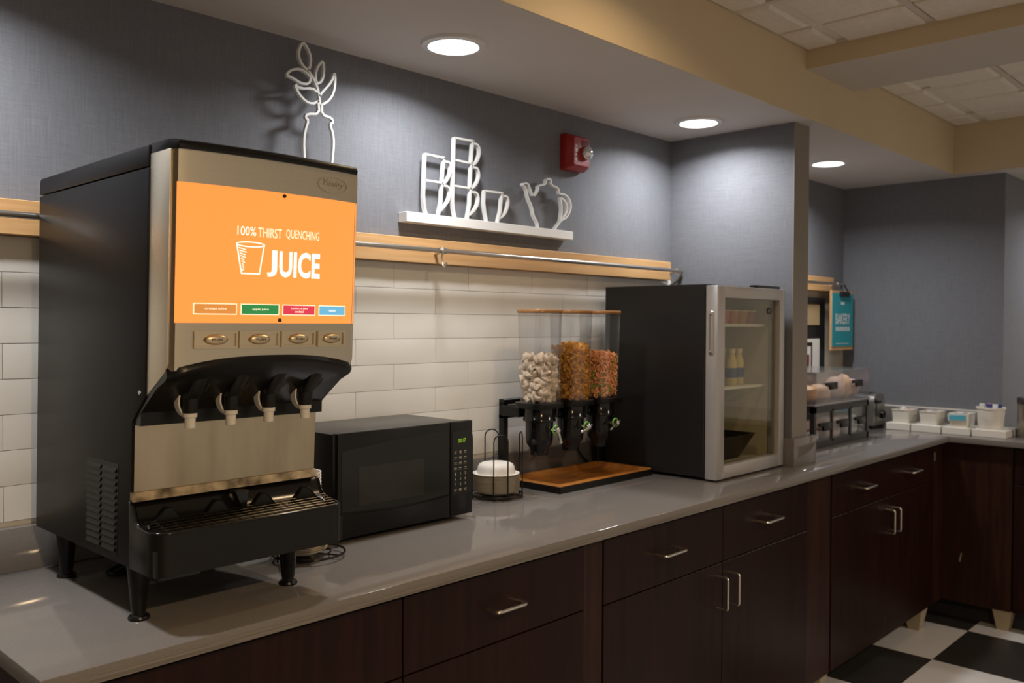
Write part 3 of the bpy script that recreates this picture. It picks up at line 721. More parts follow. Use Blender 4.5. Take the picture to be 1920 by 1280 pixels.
# louvred vent, feet, screw, cord
b = BM(); bx(b, JX0-.0006, JX0+.001, .212, .356, 1.024, 1.196, .0003, 1); vt = obj('vent', shear(b), black_mat, JD, 0)
for cidx, (y0, y1) in enumerate(((.219, .278), (.287, .350))):
    for k in range(13):
        z = 1.033+.0122*k; b = BM(); prism(b, [(JX0-.0005, z), (JX0-.0045, z+.0015), (JX0-.0005, z+.0088)], 1, y0, y1); obj('louvre', shear(b), black_mat, vt, 0)
b = BM(); lathe(b, [(.0001, 0), (.0035, .0003), (.0038, .002)], 0, 0, 12)
for v in b.verts: x, y, z = v.co; v.co = Vector((JX0-.0022+z, .128+x, 1.332+y))
obj('cabinet_screw', shear(b), steel, JD)
for fx, fy in ((.604, .552), (.594, .175), (.903, .170), (.905, .553)):
    b = BM(); lathe(b, [(.0185, ZT), (.0195, ZT+.003), (.0175, ZT+.007), (.0125, ZT+.009), (.0120, ZT+.014), (.0135, ZT+.018), (.0195, ZT+.085), (.0215, 1.0145)], fx, fy, 22); obj('leg', b, black_plas, JD, 40)
b = BM(); tube(b, smoothline([(.80, .60, 1.03), (.79, .60, .96), (.76, .57, .922), (.70, .53, .919), (.66, .50, .919), (.69, .46, .919), (.76, .49, .919), (.80, .55, .919)], 3), .0045, 8)
tag(obj('power_cord', b, black_plas), 'loop of black power cord under the juice dispenser', 'cord')

# ================================================================== MICROWAVE
MX0, MX1, MY, MZ0, MZ1 = 1.160, 1.615, .358, .926, 1.186
MW = thing('microwave_oven', 'black countertop microwave oven between dispenser and plate rack', 'microwave', (1.39, .5, ZT))
b = BM(); bx(b, MX0+.004, MX1-.004, MY+.022, .648, MZ0, MZ1-.004, .004, 2); obj('housing', b, mat('black enamel', (.022, .020, .019), .30, rvar=.05), MW, 40)
SX = 1.531
def mfront(x0, x1, z0, z1):
    return bx(BM(), x0, x1, MY, MY+.0225, z0, z1, .0035, 2)
dr = obj('door', mfront(MX0, SX-.0008, MZ0, MZ1), black_plas, MW, 40)
# glossy door glass with arched top and bottom, window mesh behind
b = BM(); n = 20; U = [MX0+.012+(SX-.006-MX0-.012)*k/n for k in range(n+1)]
zt = lambda x: 1.140+.026*sin(pi*min(1, (x-MX0)/.46)*.52); zl = lambda x: .994-.010*sin(pi*(x-MX0)/.40)
loft(b, [[(x, MY-.0012+q, zl(x)) for x, q in ((x, 0), (x, .0015))]+[(x, MY-.0012+q, zt(x)) for x, q in ((x, .0015), (x, 0))] for x in U]); gl = obj('door_glass', b, black_gloss, dr, 40)
b = BM(); bx(b, 1.2215, 1.4355, MY-.0018, MY-.0011, 1.002, 1.098); obj('window', b, mat('window mesh', (.022, .019, .018), .10, var=.2, vscale=900), gl, 0)
b = BM(); loft(b, [[(x, MY-.0006, zl(x)-.006), (x, MY+.001, zl(x)-.006), (x, MY+.001, zl(x)-.0045), (x, MY-.0018, zl(x)-.0045)] for x in U]); obj('door_groove', b, black_gloss, dr, 30)
cp = obj('control_panel', mfront(SX+.0008, MX1, MZ0, MZ1), black_plas, MW, 40)
b = BM(); bx(b, SX+.006, MX1-.006, MY-.0008, MY+.001, .984, 1.158, .0004, 1); obj('touch_pad', b, black_gloss, cp, 0)
b = BM(); put_text(b, text_geo('00:17', 1.559, 1.587, 1.127, 1.138), lambda x, z: (x, MY-.0012, z)); obj('display', b, display_m, cp, 0)
b = BM()
def dash(x, z, w, h): face(b, [(x-w/2, MY-.0011, z-h/2), (x+w/2, MY-.0011, z-h/2), (x+w/2, MY-.0011, z+h/2), (x-w/2, MY-.0011, z+h/2)])
for c in range(3):
    x = 1.549+.0185*c
    for z in (1.103, 1.0985): dash(x, z, .009-.002*(z < 1.1), .0022)
    for z in (1.087, 1.0725, 1.058): dash(x, z, .010, .0022); dash(x, z-.0045, .012, .0007)
    dash(x, .9985, .010, .0022); dash(x, .9945, .008, .0015)
obj('key_print', b, mark_m, cp, 0)['kind'] = 'stuff'
b = BM()
for k in range(9): put_text(b, text_geo(str(k+1), 1.549+.0185*(k % 3)-.002, 1.549+.0185*(k % 3)+.002, 1.0415-.0145*(k//3)-.004, 1.0415-.0145*(k//3)+.004, .02), lambda x, z: (x, MY-.0012, z))
obj('lettering', b, mark_m, cp, 0)
for x in (MX0+.05, MX1-.05):
    for y in (MY+.05, .60):
        b = BM(); lathe(b, [(.014, ZT), (.012, MZ0+.001)], x, y, 14); obj('foot', b, black_plas, MW)

# ================================================================== PLATE RACKS
def plate_rack(cx, cy, label, angs, H):
    t = thing('plate_rack', label, 'wire rack', (cx, cy, ZT), 'black wire plate racks on the counter')
    b = BM(); R = .082
    ring = [(cx+R*cos(2*pi*k/40), cy+R*sin(2*pi*k/40), ZT+.012) for k in range(40)]; tube(b, ring, .0025, 6, True)
    tube(b, [(cx+R*.6*cos(2*pi*k/32), cy+R*.6*sin(2*pi*k/32), ZT+.012) for k in range(32)], .002, 6, True)
    for k in range(3): a = pi*k/3; tube(b, [(cx+R*cos(a), cy+R*sin(a), ZT+.0095), (cx-R*cos(a), cy-R*sin(a), ZT+.0095)], .002, 6)
    obj('base_ring', b, wire, t)
    for a in angs:
        b = BM(); d = .27; P = []
        p0 = (cx+R*cos(a-d), cy+R*sin(a-d)); p1 = (cx+R*cos(a+d), cy+R*sin(a+d))
        P = [(p0[0], p0[1], ZT+.002), (p0[0], p0[1], ZT+H-.02)]
        for k in range(1, 8):
            s = pi*k/8; u = .5-.5*cos(s); P.append((p0[0]*(1-u)+p1[0]*u, p0[1]*(1-u)+p1[1]*u, ZT+H-.02+.02*sin(s)))
        P += [(p1[0], p1[1], ZT+H-.02), (p1[0], p1[1], ZT+.002)]
        tube(b, P, .0022, 6); obj('wire_loop', b, wire, t)
    return t
plate_rack(1.862, .508, 'black wire rack holding paper plates beside the microwave', (radians(55), radians(145), radians(235), radians(325)), .203)
plate_rack(1.052, .318, 'black wire rack squeezed between dispenser and microwave', (radians(75), radians(105+90)), .12)
def plates(cx, cy, n, z0, dz, R, label, grp, m=cream_pap):
    b = BM(); lathe(b, [(.0001, .002), (R*.66, .002), (R*.74, .004), (R, .0125), (R+.0006, .0138), (R*.72, .0056), (R*.64, .0036), (.0001, .0036)], 0, 0, 36)
    src = None
    for k in range(n):
        if src is None:
            src = obj('paper_plate', b, m, None, 40); o = src
        else: o = src.copy(); COL.objects.link(o)
        o.location = (cx+random.uniform(-.0007, .0007), cy+random.uniform(-.0007, .0007), z0+dz*k); ORG[o] = o.location.copy()
        q = random.uniform(.985, 1.0); o.scale = (q, q, 1)
        tag(o, label, 'plate', grp)
plates(1.862, .508, 16, ZT+.0145, .0030, .0745, 'cream paper plate in the pile under the white bowl', 'paper plates in the rack beside the microwave')
plates(1.034, .318, 12, ZT+.0145, .0034, .056, 'cream paper plate in the rack between dispenser and microwave', 'paper plates in the rack behind the dispenser')
zt2 = ZT+.0145+.003*15+.004
b = BM(); lathe(b, [(.073, zt2+.0125), (.074, zt2+.0138), (.062, zt2+.006), (.056, zt2+.0035), (.0001, zt2+.0035), (.0001, zt2+.0062), (.0555, zt2+.0062)], 1.862, .508, 36); tag(obj('paper_plate', b, white_pap, None, 40), 'clean white paper plate directly under the upturned bowl', 'plate')
zb2 = zt2+.0075
b = BM(); lathe(b, [(.0585, zb2), (.0600, zb2+.002), (.0590, zb2+.016), (.0575, zb2+.024), (.0530, zb2+.033), (.044, zb2+.0375), (.0001, zb2+.0385)], 1.862, .508, 36); tag(obj('paper_bowl', b, white_pap, None, 40), 'white paper bowl turned upside down on the paper plates', 'bowl')
# tall pile of bowls standing on the plates of that rack
zq = ZT+.0145+.0034*11+.0150
b = BM(); lathe(b, [(.0001, 0), (.030, 0), (.033, .002), (.0445, .030), (.0465, .0305), (.0465, .0330), (.0435, .0325), (.0315, .0045), (.0001, .0030)], 0, 0, 30)
src = obj('paper_bowl', b, white_pap, None, 40)
for k in range(15):
    o = src if k == 0 else src.copy()
    if k: COL.objects.link(o)
    o.location = (1.030, .318, zq+.0072*k); tag(o, 'white paper bowl in the tall pile between dispenser and microwave', 'bowl', 'paper bowls piled behind the dispenser')

# ================================================================== CEREAL DISPENSER
CD = thing('cereal_dispenser', 'triple cereal dispenser with clear canisters over an amber wood tray', 'cereal dispenser', (2.29, .515, ZT))
cx0, cx1, cy0, cy1 = 2.035, 2.548, .392, .645
b = BM()
for x0, x1, y0, y1 in ((cx0, cx1, cy0, cy0+.012), (cx0, cx1, cy1-.012, cy1), (cx0, cx0+.012, cy0+.012, cy1-.012), (cx1-.012, cx1, cy0+.012, cy1-.012)): bx(b, x0, x1, y0, y1, ZT, ZT+.022, .001, 1)
bx(b, cx0+.01, cx1-.01, cy0+.01, cy1-.01, ZT, ZT+.006); tr_ = obj('tray_frame', b, black_plas, CD, 30)
b = BM(); q = [(cx0+.002, cy0+.002), (cx1-.002, cy0+.002), (cx1-.002, cy1-.002), (cx0+.002, cy1-.002)]; def_in = lambda d: [(cx0+d, cy0+d), (cx1-d, cy0+d), (cx1-d, cy1-d), (cx0+d, cy1-d)]
loft(b, [[(x, y, ZT+.0222) for x, y in def_in(.003)], [(x, y, ZT+.0265) for x, y in def_in(.006)], [(x, y, ZT+.0265) for x, y in def_in(.022)], [(x, y, ZT+.010) for x, y in def_in(.040)]], False, False); obj('tray_rim', b, tray_wood, tr_, 30)
b = BM(); bx(b, cx0+.038, cx1-.038, cy0+.038, cy1-.038, ZT+.006, ZT+.0105); obj('tray_floor', b, tray_wood, tr_, 0)
PY = .632
for x in (2.022, 2.532):
    b = BM(); bx(b, x-.011, x+.011, PY-.012, PY+.012, ZT, 1.192, .0015, 1); obj('post', b, black_plas, CD, 30)
b = BM(); bx(b, 2.011, 2.543, PY-.012, PY+.012, 1.186, 1.204, .0015, 1); bx(b, 2.011, 2.543, PY-.012, PY+.012, 1.140, 1.152, .001, 1); obj('crossbar', b, black_plas, CD, 30)
CYC = .492; CXS = (2.046, 2.204, 2.362)
def sec(w, d, z, cx, r): return [(x, y, z) for x, y in rrect(w, d, r, 6, cx, CYC)]
for i, cx in enumerate(CXS):
    b = BM(); loft(b, [sec(.112, .112, 1.2015, cx, .036), sec(.1145, .1145, 1.235, cx, .038), sec(.126, .126, 1.4915, cx, .042)], False, False)
    loft(b, [sec(.110, .110, 1.2015, cx, .035), sec(.1125, .1125, 1.235, cx, .037), sec(.124, .124, 1.4915, cx, .041)], False, False)
    cn = obj('canister', b, clear, CD, 50)
    b = BM(); loft(b, [sec(.128, .128, 1.491, cx, .043), sec(.131, .131, 1.493, cx, .044), sec(.131, .131, 1.5005, cx, .044), sec(.128, .128, 1.5025, cx, .043)]); obj('lid', b, lid_wood, cn, 40)
    b = BM(); loft(b, [sec(.134, .134, 1.183, cx, .040), sec(.136, .136, 1.185, cx, .040), sec(.136, .136, 1.2005, cx, .040), sec(.114, .114, 1.2012, cx, .036)]); obj('collar', b, black_plas, CD, 40)
    b = BM(); bx(b, cx-.045, cx+.045, CYC+.05, PY-.011, 1.150, 1.184, .002, 1); obj('arm', b, black_plas, CD, 30)
    b = BM(); lathe(b, [(.050, 1.184), (.052, 1.150), (.054, 1.147), (.054, 1.141), (.046, 1.138), (.045, 1.085), (.042, 1.066), (.030, 1.050), (.029, 1.030), (.026, 1.029), (.026, 1.04)], cx, CYC, 26); hp = obj('hopper', b, mat('smoked black plastic', (.006, .0055, .0055), .12), CD, 40)
    ky = CYC-.075; b = BM(); tube(b, [(cx, CYC-.04, 1.115), (cx, ky, 1.115)], .006, 10); kn = obj('knob', b, chrome, hp)
    a = (radians(-70), radians(200), radians(205))[i]; d = Vector((cos(a), 0, sin(a)))
    b = BM(); p = Vector((cx, ky-.006, 1.115)); tube(b, [p-d*.012, p+d*.004, p+d*.040], .0045, 10); blob(b, p, .011, .008, .011, 1, 2, 0); blob(b, p+d*.042, .006, .006, .006, 1, 1, 0); obj('turn_key', b, chrome, kn)
    b = BM(); tube(b, [(cx+.0145*cos(2*pi*k/20), ky+.004, 1.115+.0145*sin(2*pi*k/20)) for k in range(20)], .0024, 6, True); obj('ring', b, green_m, kn)
# cereal in each canister
def inside(cx, z, mrg):
    h = (.112+.014*(z-1.2)/.29)/2-mrg
    while True:
        x = random.uniform(-h, h); y = random.uniform(-h, h)
        ex = max(0, abs(x)-(h-.034)); ey = max(0, abs(y)-(h-.034))
        if ex*ex+ey*ey < .034**2: return cx+x, CYC+y
def rmat(): 
    return Matrix.Rotation(random.uniform(0, 6.28), 3, 'X') @ Matrix.Rotation(random.uniform(0, 6.28), 3, 'Y') @ Matrix.Rotation(random.uniform(0, 6.28), 3, 'Z')
def pile(name, label, proto, cx, ztop, mrg, count, m, hump=.012, tints=None, m2=None, p2=0.):
    V = []; F = []; MI = []
    pv, pf = proto; placed = []
    for k in range(count):
        z = 1.206+mrg*.4+(ztop-1.206-mrg*.4)*((k+.5)/count)+random.uniform(-.004, .004)
        best = None
        for _ in range(7):                                   # keep pieces apart and towards the wall
            x, y = inside(cx, z, mrg)
            dd = min([(x-a)**2+(y-b_)**2+(z-c_)**2 for a, b_, c_ in placed[-70:]] or [1])
            if best is None or dd > best[0]: best = (dd, x, y)
        _, x, y = best; placed.append((x, y, z)); R = rmat(); o = len(V); s = random.uniform(.88, 1.1)
        zz = z+hump*(1-((x-cx)**2+(y-CYC)**2)/.004)*max(0, (z-1.26)/(ztop-1.26))
        for p in pv: q = R @ Vector(p)*s; V.append((q.x+x-cx, q.y+y-CYC, q.z+zz-1.2015))
        F += [tuple(i+o for i in f) for f in pf]; MI += [1 if (m2 and random.random() < p2) else 0]*len(pf)
    me = bpy.data.meshes.new(name); me.from_pydata(V, [], F); me.materials.append(m)
    if m2: me.materials.append(m2)
    me.polygons.foreach_set('material_index', MI); me.polygons.foreach_set('use_smooth', [True]*len(F)); me.set_sharp_from_angle(angle=radians(50))
    o = bpy.data.objects.new(name, me); COL.objects.link(o); o.location = (cx, CYC, 1.2015); tag(o, label, 'cereal', None, 'stuff'); return o
def proto_of(b):
    b.verts.ensure_lookup_table(); b.verts.index_update(); r = ([tuple(v.co) for v in b.verts], [tuple(v.index for v in f.verts) for f in b.faces]); b.free(); return r
b = BM(); n = 4; g = [[None]*(n+1) for _ in range(n+1)]                # pillow: pinched square
def pillow(w, d, h):
    b = BM(); lay = []
    for s in (1, -1):
        lay.append([[b.verts.new((w*(i/4-.5), d*(j/4-.5), s*h*max(.12, (sin(pi*i/4)*sin(pi*j/4))**.5))) for j in range(5)] for i in range(5)])
    for s, L_ in enumerate(lay):
        for i in range(4):
            for j in range(4):
                q = (L_[i][j], L_[i+1][j], L_[i+1][j+1], L_[i][j+1]); b.faces.new(q if s == 0 else q[::-1])
    A, B_ = lay
    rim = [(i, 0) for i in range(4)]+[(4, j) for j in range(4)]+[(i, 4) for i in range(4, 0, -1)]+[(0, j) for j in range(4, 0, -1)]
    for k in range(16):
        (i, j), (i2, j2) = rim[k], rim[(k+1) % 16]; b.faces.new((A[i][j], B_[i][j], B_[i2][j2], A[i2][j2]))
    return proto_of(b)
pile('frosted_cereal', 'pale frosted square cereal in the clear canister next to the plate rack', pillow(.027, .021, .0075), CXS[0], 1.345, .010, 285, mat('frosted cereal', (.76, .64, .50), .8, col2=(.56, .42, .28), vscale=120))
def flake():
    b = BM(); R = []
    for i in range(5):
        R.append([b.verts.new((.0135*(i/4-.5)*2*.6, .011*(j/3-.5), .0035*sin(i*1.4+.5)+.003*sin(j*1.7)+random.uniform(-.001, .001))) for j in range(4)])
    for i in range(4):
        for j in range(3): b.faces.new((R[i][j], R[i+1][j], R[i+1][j+1], R[i][j+1]))
    r = bmesh.ops.solidify(b, geom=b.faces[:], thickness=.0012); return proto_of(b)
pile('corn_flakes', 'golden flake cereal in the middle canister', flake(), CXS[1], 1.380, .0055, 1250, mat('golden flakes', (1.0, .66, .14), .6, col2=(.95, .54, .08), vscale=150))
def hoop():
    b = BM(); n = 10; Rg = []
    for k in range(n):
        a = 2*pi*k/n; Rg.append([b.verts.new(((.0060+.0026*cos(t))*cos(a), (.0060+.0026*cos(t))*sin(a), .0026*sin(t))) for t in (0, pi/2*.9, pi, pi*1.55)])
    for k in range(n):
        p, q = Rg[k], Rg[(k+1) % n]
        for i in range(4): b.faces.new((p[i], q[i], q[(i+1) % 4], p[(i+1) % 4]))
    return proto_of(b)
pile('ring_cereal', 'orange and green ring cereal in the canister beside the fridge', hoop(), CXS[2], 1.347, .0065, 1250, mat('orange rings', (.98, .45, .20), .7, var=.12, vscale=60), m2=mat('green rings', (.34, .46, .09), .7), p2=.13)
b = BM(); tube(b, smoothline([(2.40, .655, 1.05), (2.43, .650, 1.0), (2.48, .653, .95), (2.54, .655, .92), (2.62, .655, .919)], 3), .003, 6); tag(obj('power_cord', b, black_plas), 'thin black cord hanging behind the cereal dispenser', 'cord')

# ================================================================== GLASS DOOR FRIDGE
FX0, FX1, FY, FZ0, FZ1 = 2.562, 3.056, .142, .926, 1.596
FR = thing('mini_fridge', 'black countertop fridge with a silver framed glass door', 'fridge', (2.81, .38, ZT))
wl = .028
b = BM(); bx(b, FX0, FX0+wl, FY+.05, .622, FZ0, FZ1, .002, 1); bx(b, FX1-wl, FX1, FY+.05, .622, FZ0, FZ1, .002, 1); bx(b, FX0+wl, FX1-wl, FY+.05, .622, FZ1-wl, FZ1, .002, 1); bx(b, FX0+wl, FX1-wl, FY+.05, .622, FZ0, FZ0+wl, .002, 1); bx(b, FX0+wl, FX1-wl, .594, .622, FZ0+wl, FZ1-wl)
bd = obj('body', b, mat('black fridge shell', (.010, .0095, .009), .38, bump=.1, bscale=700), FR, 30)
b = BM(); e = .003
bx(b, FX0+wl, FX0+wl+e, FY+.052, .594, FZ0+wl, FZ1-wl); bx(b, FX1-wl-e, FX1-wl, FY+.052, .594, FZ0+wl, FZ1-wl); bx(b, FX0+wl+e, FX1-wl-e, FY+.052, .594, FZ1-wl-e, FZ1-wl); bx(b, FX0+wl+e, FX1-wl-e, FY+.052, .594, FZ0+wl, FZ0+wl+e); bx(b, FX0+wl+e, FX1-wl-e, .591, .594, FZ0+wl+e, FZ1-wl-e)
obj('liner', b, liner, FR, 0)
DZ0, DZ1 = FZ0-.004, FZ1-.006; fw = .052
b = BM(); bx(b, FX0, FX0+fw, FY, FY+.046, DZ0, DZ1, .003, 2); bx(b, FX1-.040, FX1, FY, FY+.046, DZ0, DZ1, .003, 2)
bx(b, FX0+fw-.002, FX1-.038, FY, FY+.046, DZ1-.042, DZ1, .003, 2); bx(b, FX0+fw-.002, FX1-.038, FY, FY+.046, DZ0, DZ0+.045, .003, 2); dr = obj('door_frame', b, silver_paint, FR, 40)
b = BM(); bx(b, FX0+fw-.006, FX1-.034, FY+.016, FY+.020, DZ0+.040, DZ1-.038); obj('glass_pane', b, glass_m, dr, 0)
b = BM(); bx(b, FX0+fw-.004, FX0+fw+.010, FY+.022, FY+.030, DZ0+.042, DZ1-.040); bx(b, FX1-.048, FX1-.036, FY+.022, FY+.030, DZ0+.042, DZ1-.040); obj('gasket', b, mat('grey gasket', (.16, .14, .12), .6), dr, 0)
b = BM()                                                                   # long grip on the hinge-free edge of the door
ro = rrect(.017, .152, .0075, 5, FY+.023, 1.428); ri = rrect(.009, .128, .0040, 5, FY+.023, 1.428)
loft(b, [[(FX0+.0005, *p) for p in ro], [(FX0-.0045, *p) for p in ro], [(FX0-.0060, p[0]*.8+q[0]*.2, p[1]*.8+q[1]*.2) for p, q in zip(ro, ri)], [(FX0-.0055, *q) for q in ri], [(FX0+.0005, *q) for q in ri]], False, False); obj('grip_ring', b, nickel, dr, 40)
b = BM(); prism(b, rrect(.19, .030, .010, 4, 2.945, FY+.026), 2, FZ1-.0055, FZ1+.005, .0015); obj('hinge_cover', b, black_plas, FR, 40)
b = BM(); tube(b, [(2.958+.014*cos(2*pi*k/24), FY+.0145, 1.508+.0105*sin(2*pi*k/24)) for k in range(24)], .0018, 6, True); obj('badge', b, black_plas, dr)
for z in (1.455, 1.227):
    b = BM()
    for k in range(13): y = FY+.07+.04*k; tube(b, [(FX0+wl+.004, y, z), (FX1-wl-.004, y, z)], .0018, 6)
    bx(b, FX0+wl+.004, FX1-wl-.004, FY+.062, FY+.066, z-.006, z+.004); obj('shelf', b, white_plas, FR)
for x in (FX0+.05, FX1-.05):
    for y in (FY+.09, .58):
        b = BM(); lathe(b, [(.014, ZT), (.012, FZ0+.001)], x, y, 12); obj('foot', b, black_plas, FR)
# things inside the fridge
yel = mat('pale yellow bottle', (.62, .50, .22), .35); blu = mat('blue bottle label', (.05, .07, .20), .4); cap = mat('cream cap', (.70, .62, .42), .4)
for k, (x, y) in enumerate(((2.868, .262), (2.922, .264), (2.868, .330), (2.922, .332))):
    t = thing('milk_bottle', ('small yellow bottle with a blue band on the middle fridge shelf, front row' if k < 2 else 'small yellow bottle with a blue band on the middle fridge shelf, second row'), 'bottle', (x, y, 1.229), 'yellow bottles in the fridge')
    b = BM(); lathe(b, [(.020, 1.229), (.022, 1.233), (.022, 1.318), (.013, 1.340), (.013, 1.352)], x, y, 18); obj('bottle', b, yel, t, 40)
    b = BM(); lathe(b, [(.0224, 1.258), (.0225, 1.259), (.0225, 1.293), (.0224, 1.294)], x, y, 18); obj('label_band', b, blu, t, 40)
    b = BM(); lathe(b, [(.0145, 1.350), (.015, 1.352), (.015, 1.366), (.0001, 1.367)], x, y, 16); obj('cap', b, cap, t, 40)
pk = mat('salmon tub', (.50, .20, .12), .5); 
for k, (x, m_, lab) in enumerate(((2.790, mat('pink tub', (.55, .17, .14), .5), 'pink yogurt tub on the top fridge shelf'), (2.857, pk, 'salmon coloured yogurt tub on the top fridge shelf'), (2.924, mat('orange tub', (.52, .24, .12), .5), 'orange yogurt tub on the top fridge shelf'), (2.989, mat('brown tub', (.36, .18, .12), .5), 'brown yogurt tub on the top fridge shelf'))):
    t = thing('yogurt_tub', lab, 'tub', (x, .26, 1.4575)); b = BM(); lathe(b, [(.025, 1.4575), (.030, 1.505), (.031, 1.507)], x, .26, 20); obj('cup', b, m_, t, 40)
    b = BM(); lathe(b, [(.032, 1.5065), (.032, 1.5095), (.0001, 1.510)], x, .26, 20); obj('foil_lid', b, cap, t, 40)
b = BM(); z = FZ0+wl+.0035; loft(b, [[(x, y, zz) for x, y in rrect(w, d, .02, 4, 2.83, .31)] for w, d, zz in ((.15, .14, z), (.28, .20, z+.085), (.29, .21, z+.088), (.275, .195, z+.088), (.145, .135, z+.004))]); tag(obj('black_basin', b, black_plas, None, 40), 'black plastic basin on the fridge floor', 'container')
b = BM(); blob(b, (2.80, .30, z+.062), .035, .05, .032, 5); tag(obj('wrapped_fruit', b, mat('green fruit', (.25, .30, .12), .5)), 'green fruit in the black basin inside the fridge', 'fruit')

# ================================================================== BEYOND THE PARTITION
# boards on the wall
b = BM(); bx(b, 3.75, 4.583, YB-.022, YB-.0035, 1.205, 1.604, .001, 1); tag(obj('notice_board', b, black_board, None, 0), 'black notice board on the wall beyond the partition', 'board')
b = BM(); bx(b, 4.20, 4.506, YB-.026, YB-.0222, 1.455, 1.566, .001, 1); tag(obj('notice_card', b, tan_card, None, 0), 'tan card pinned high on the black notice board', 'card')
t = thing('notice_sheet', 'white printed sheet low on the black notice board', 'paper', (4.36, YB-.024, 1.206))
b = BM(); bx(b, 4.20, 4.510, YB-.0255, YB-.0222, 1.207, 1.383); obj('sheet', b, white_pap, t, 0)
b = BM(); bx(b, 4.30, 4.420, YB-.0265, YB-.0256, 1.345, 1.365); bx(b, 4.405, 4.420, YB-.0265, YB-.0256, 1.22, 1.345); obj('printed_shape', b, black_board, t, 0)
b = BM(); bx(b, 4.30, 4.385, YB-.0265, YB-.0256, 1.24, 1.30); obj('printed_picture', b, mat('dark red print', (.20, .02, .02), .5), t, 0)
# teal hanging sign on a clip
SY = .606; sx0, sx1, sz0, sz1 = 4.532, 4.812, 1.328, 1.632
t = thing('hanging_sign', 'teal BAKERY sign on a wooden clipboard hung from the rail', 'sign', ((sx0+sx1)/2, SY, sz0))
b = BM(); bx(b, sx0, sx1, SY, SY+.012, sz0-.008, sz1+.012, .001, 1); obj('backing_board', b, oak, t, 20)
b = BM(); bx(b, sx0+.006, sx1-.004, SY-.002, SY, sz0+.012, sz1-.002); sg = obj('teal_card', b, teal, t, 0)
wt = mat('sign lettering', (.62, .68, .68), .6)
b = BM(); put_text(b, text_geo('BAKERY', sx0+.045, sx1-.045, 1.462, 1.520, .03), lambda x, z: (x, SY-.0026, z)); obj('lettering', b, wt, sg, 0)
b = BM()
for k in range(7): x = sx0+.048+.027*k; face(b, [(x, SY-.0026, 1.424), (x+.021, SY-.0026, 1.424), (x+.021, SY-.0026, 1.447), (x, SY-.0026, 1.447)])
face(b, [(sx0+.05, SY-.0026, 1.354), (sx1-.06, SY-.0026, 1.354), (sx1-.06, SY-.0026, 1.357), (sx0+.05, SY-.0026, 1.357)])
face(b, [(4.645, SY-.0026, 1.568), (4.690, SY-.0026, 1.568), (4.690, SY-.0026, 1.584), (4.645, SY-.0026, 1.584)])
obj('small_print', b, wt, sg, 0)
b = BM(); bx(b, 4.625, 4.745, SY-.012, SY-.0005, 1.612, 1.640, .003, 1); tube(b, smoothline([(4.65, SY-.006, 1.636), (4.66, SY+.004, 1.664), (4.70, SY+.011, 1.690), (4.72, SY+.004, 1.664), (4.735, SY-.006, 1.636)], 2), .004, 6); obj('clip', b, mat('dark clip metal', (.05, .045, .045), .4, .8), t, 30)
# lower bakery case
BX0, BX1, BY, BZ0, BZ1 = 3.600, 4.200, .270, ZT, 1.098
BC = thing('bakery_case', 'low black framed bread case with clear doors on the counter', 'display case', ((BX0+BX1)/2, .42, ZT))
b = BM(); f = .022
for x in (BX0, BX1-f):
    for y in (BY, .60-f): bx(b, x, x+f, y, y+f, BZ0, BZ1, .001, 1)
for y in (BY, .60-f): bx(b, BX0, BX1, y, y+f, BZ1-.03, BZ1, .001, 1); bx(b, BX0, BX1, y, y+f, BZ0, BZ0+.03, .001, 1)
for x in (BX0, BX1-f): bx(b, x, x+f, BY, .60, BZ1-.03, BZ1, .001, 1); bx(b, x, x+f, BY, .60, BZ0, BZ0+.03, .001, 1)
bx(b, BX0+.004, BX1-.004, BY+.01, .60-.002, BZ0+.008, BZ0+.016); bx(b, BX0+.004, BX1-.004, .585, .597, BZ0+.01, BZ1-.01)
for x in (3.79, 3.99): bx(b, x-.008, x+.008, BY, BY+.010, BZ0+.02, BZ1-.02)
obj('frame', b, mat('charcoal case frame', (.030, .026, .025), .35), BC, 30)
b = BM(); bx(b, BX0-.004, BX1+.004, BY-.004, .604, BZ1, BZ1+.010, .002, 1); obj('top_sheet', b, mat('grey lavender top', (.30, .28, .29), .25), BC, 30)
for x0, x1 in ((BX0+f, 3.782), (3.798, 3.982), (3.998, BX1-f)):
    b = BM(); bx(b, x0, x1, BY+.004, BY+.007, BZ0+.03, BZ1-.03); d = obj('clear_door', b, clear, BC, 0)
    b = BM(); c0 = x0+(x1-x0)*.55; prism(b, [(c0-.065, 1.022), (c0+.055, 1.022), (c0+.055, .985), (c0-.02, .985), (c0-.03, 1.008), (c0-.065, 1.008)], 1, BY-.006, BY+.004, .002); obj('handle', b, black_plas, d, 30)
b = BM(); bx(b, BX0+.001, BX0+.004, BY+f, .578, BZ0+.03, BZ1-.03); obj('side_pane', b, clear, BC, 0)
for k, (x, y, z, w, d, h, c, lab) in enumerate(((3.70, .40, .001, .13, .16, .05, (.80, .74, .72), 'white sliced loaf in the lower bread case'), (3.71, .40, .052, .12, .14, .045, (.74, .54, .50), 'pink wrapped loaf lying on the white loaf'),
        (3.89, .40, .001, .14, .20, .10, (.72, .56, .52), 'pale pink wrapped bread in the middle of the bread case'), (4.09, .40, .001, .13, .20, .10, (.66, .67, .65), 'pale bagged bread at the right end of the bread case'), (3.66, .50, .001, .05, .09, .10, (.42, .24, .02), 'yellow packet in the left end of the bread case'))):
    z0_ = BZ0+.016+z; b = BM(); bx(b, x-w/2, x+w/2, y-d/2, y+d/2, z0_, z0_+h, min(w, h, d)*.25, 3); tag(obj('bread_pack', b, mat('bread wrap %d' % k, c, .45), None, 50), lab, 'bread')
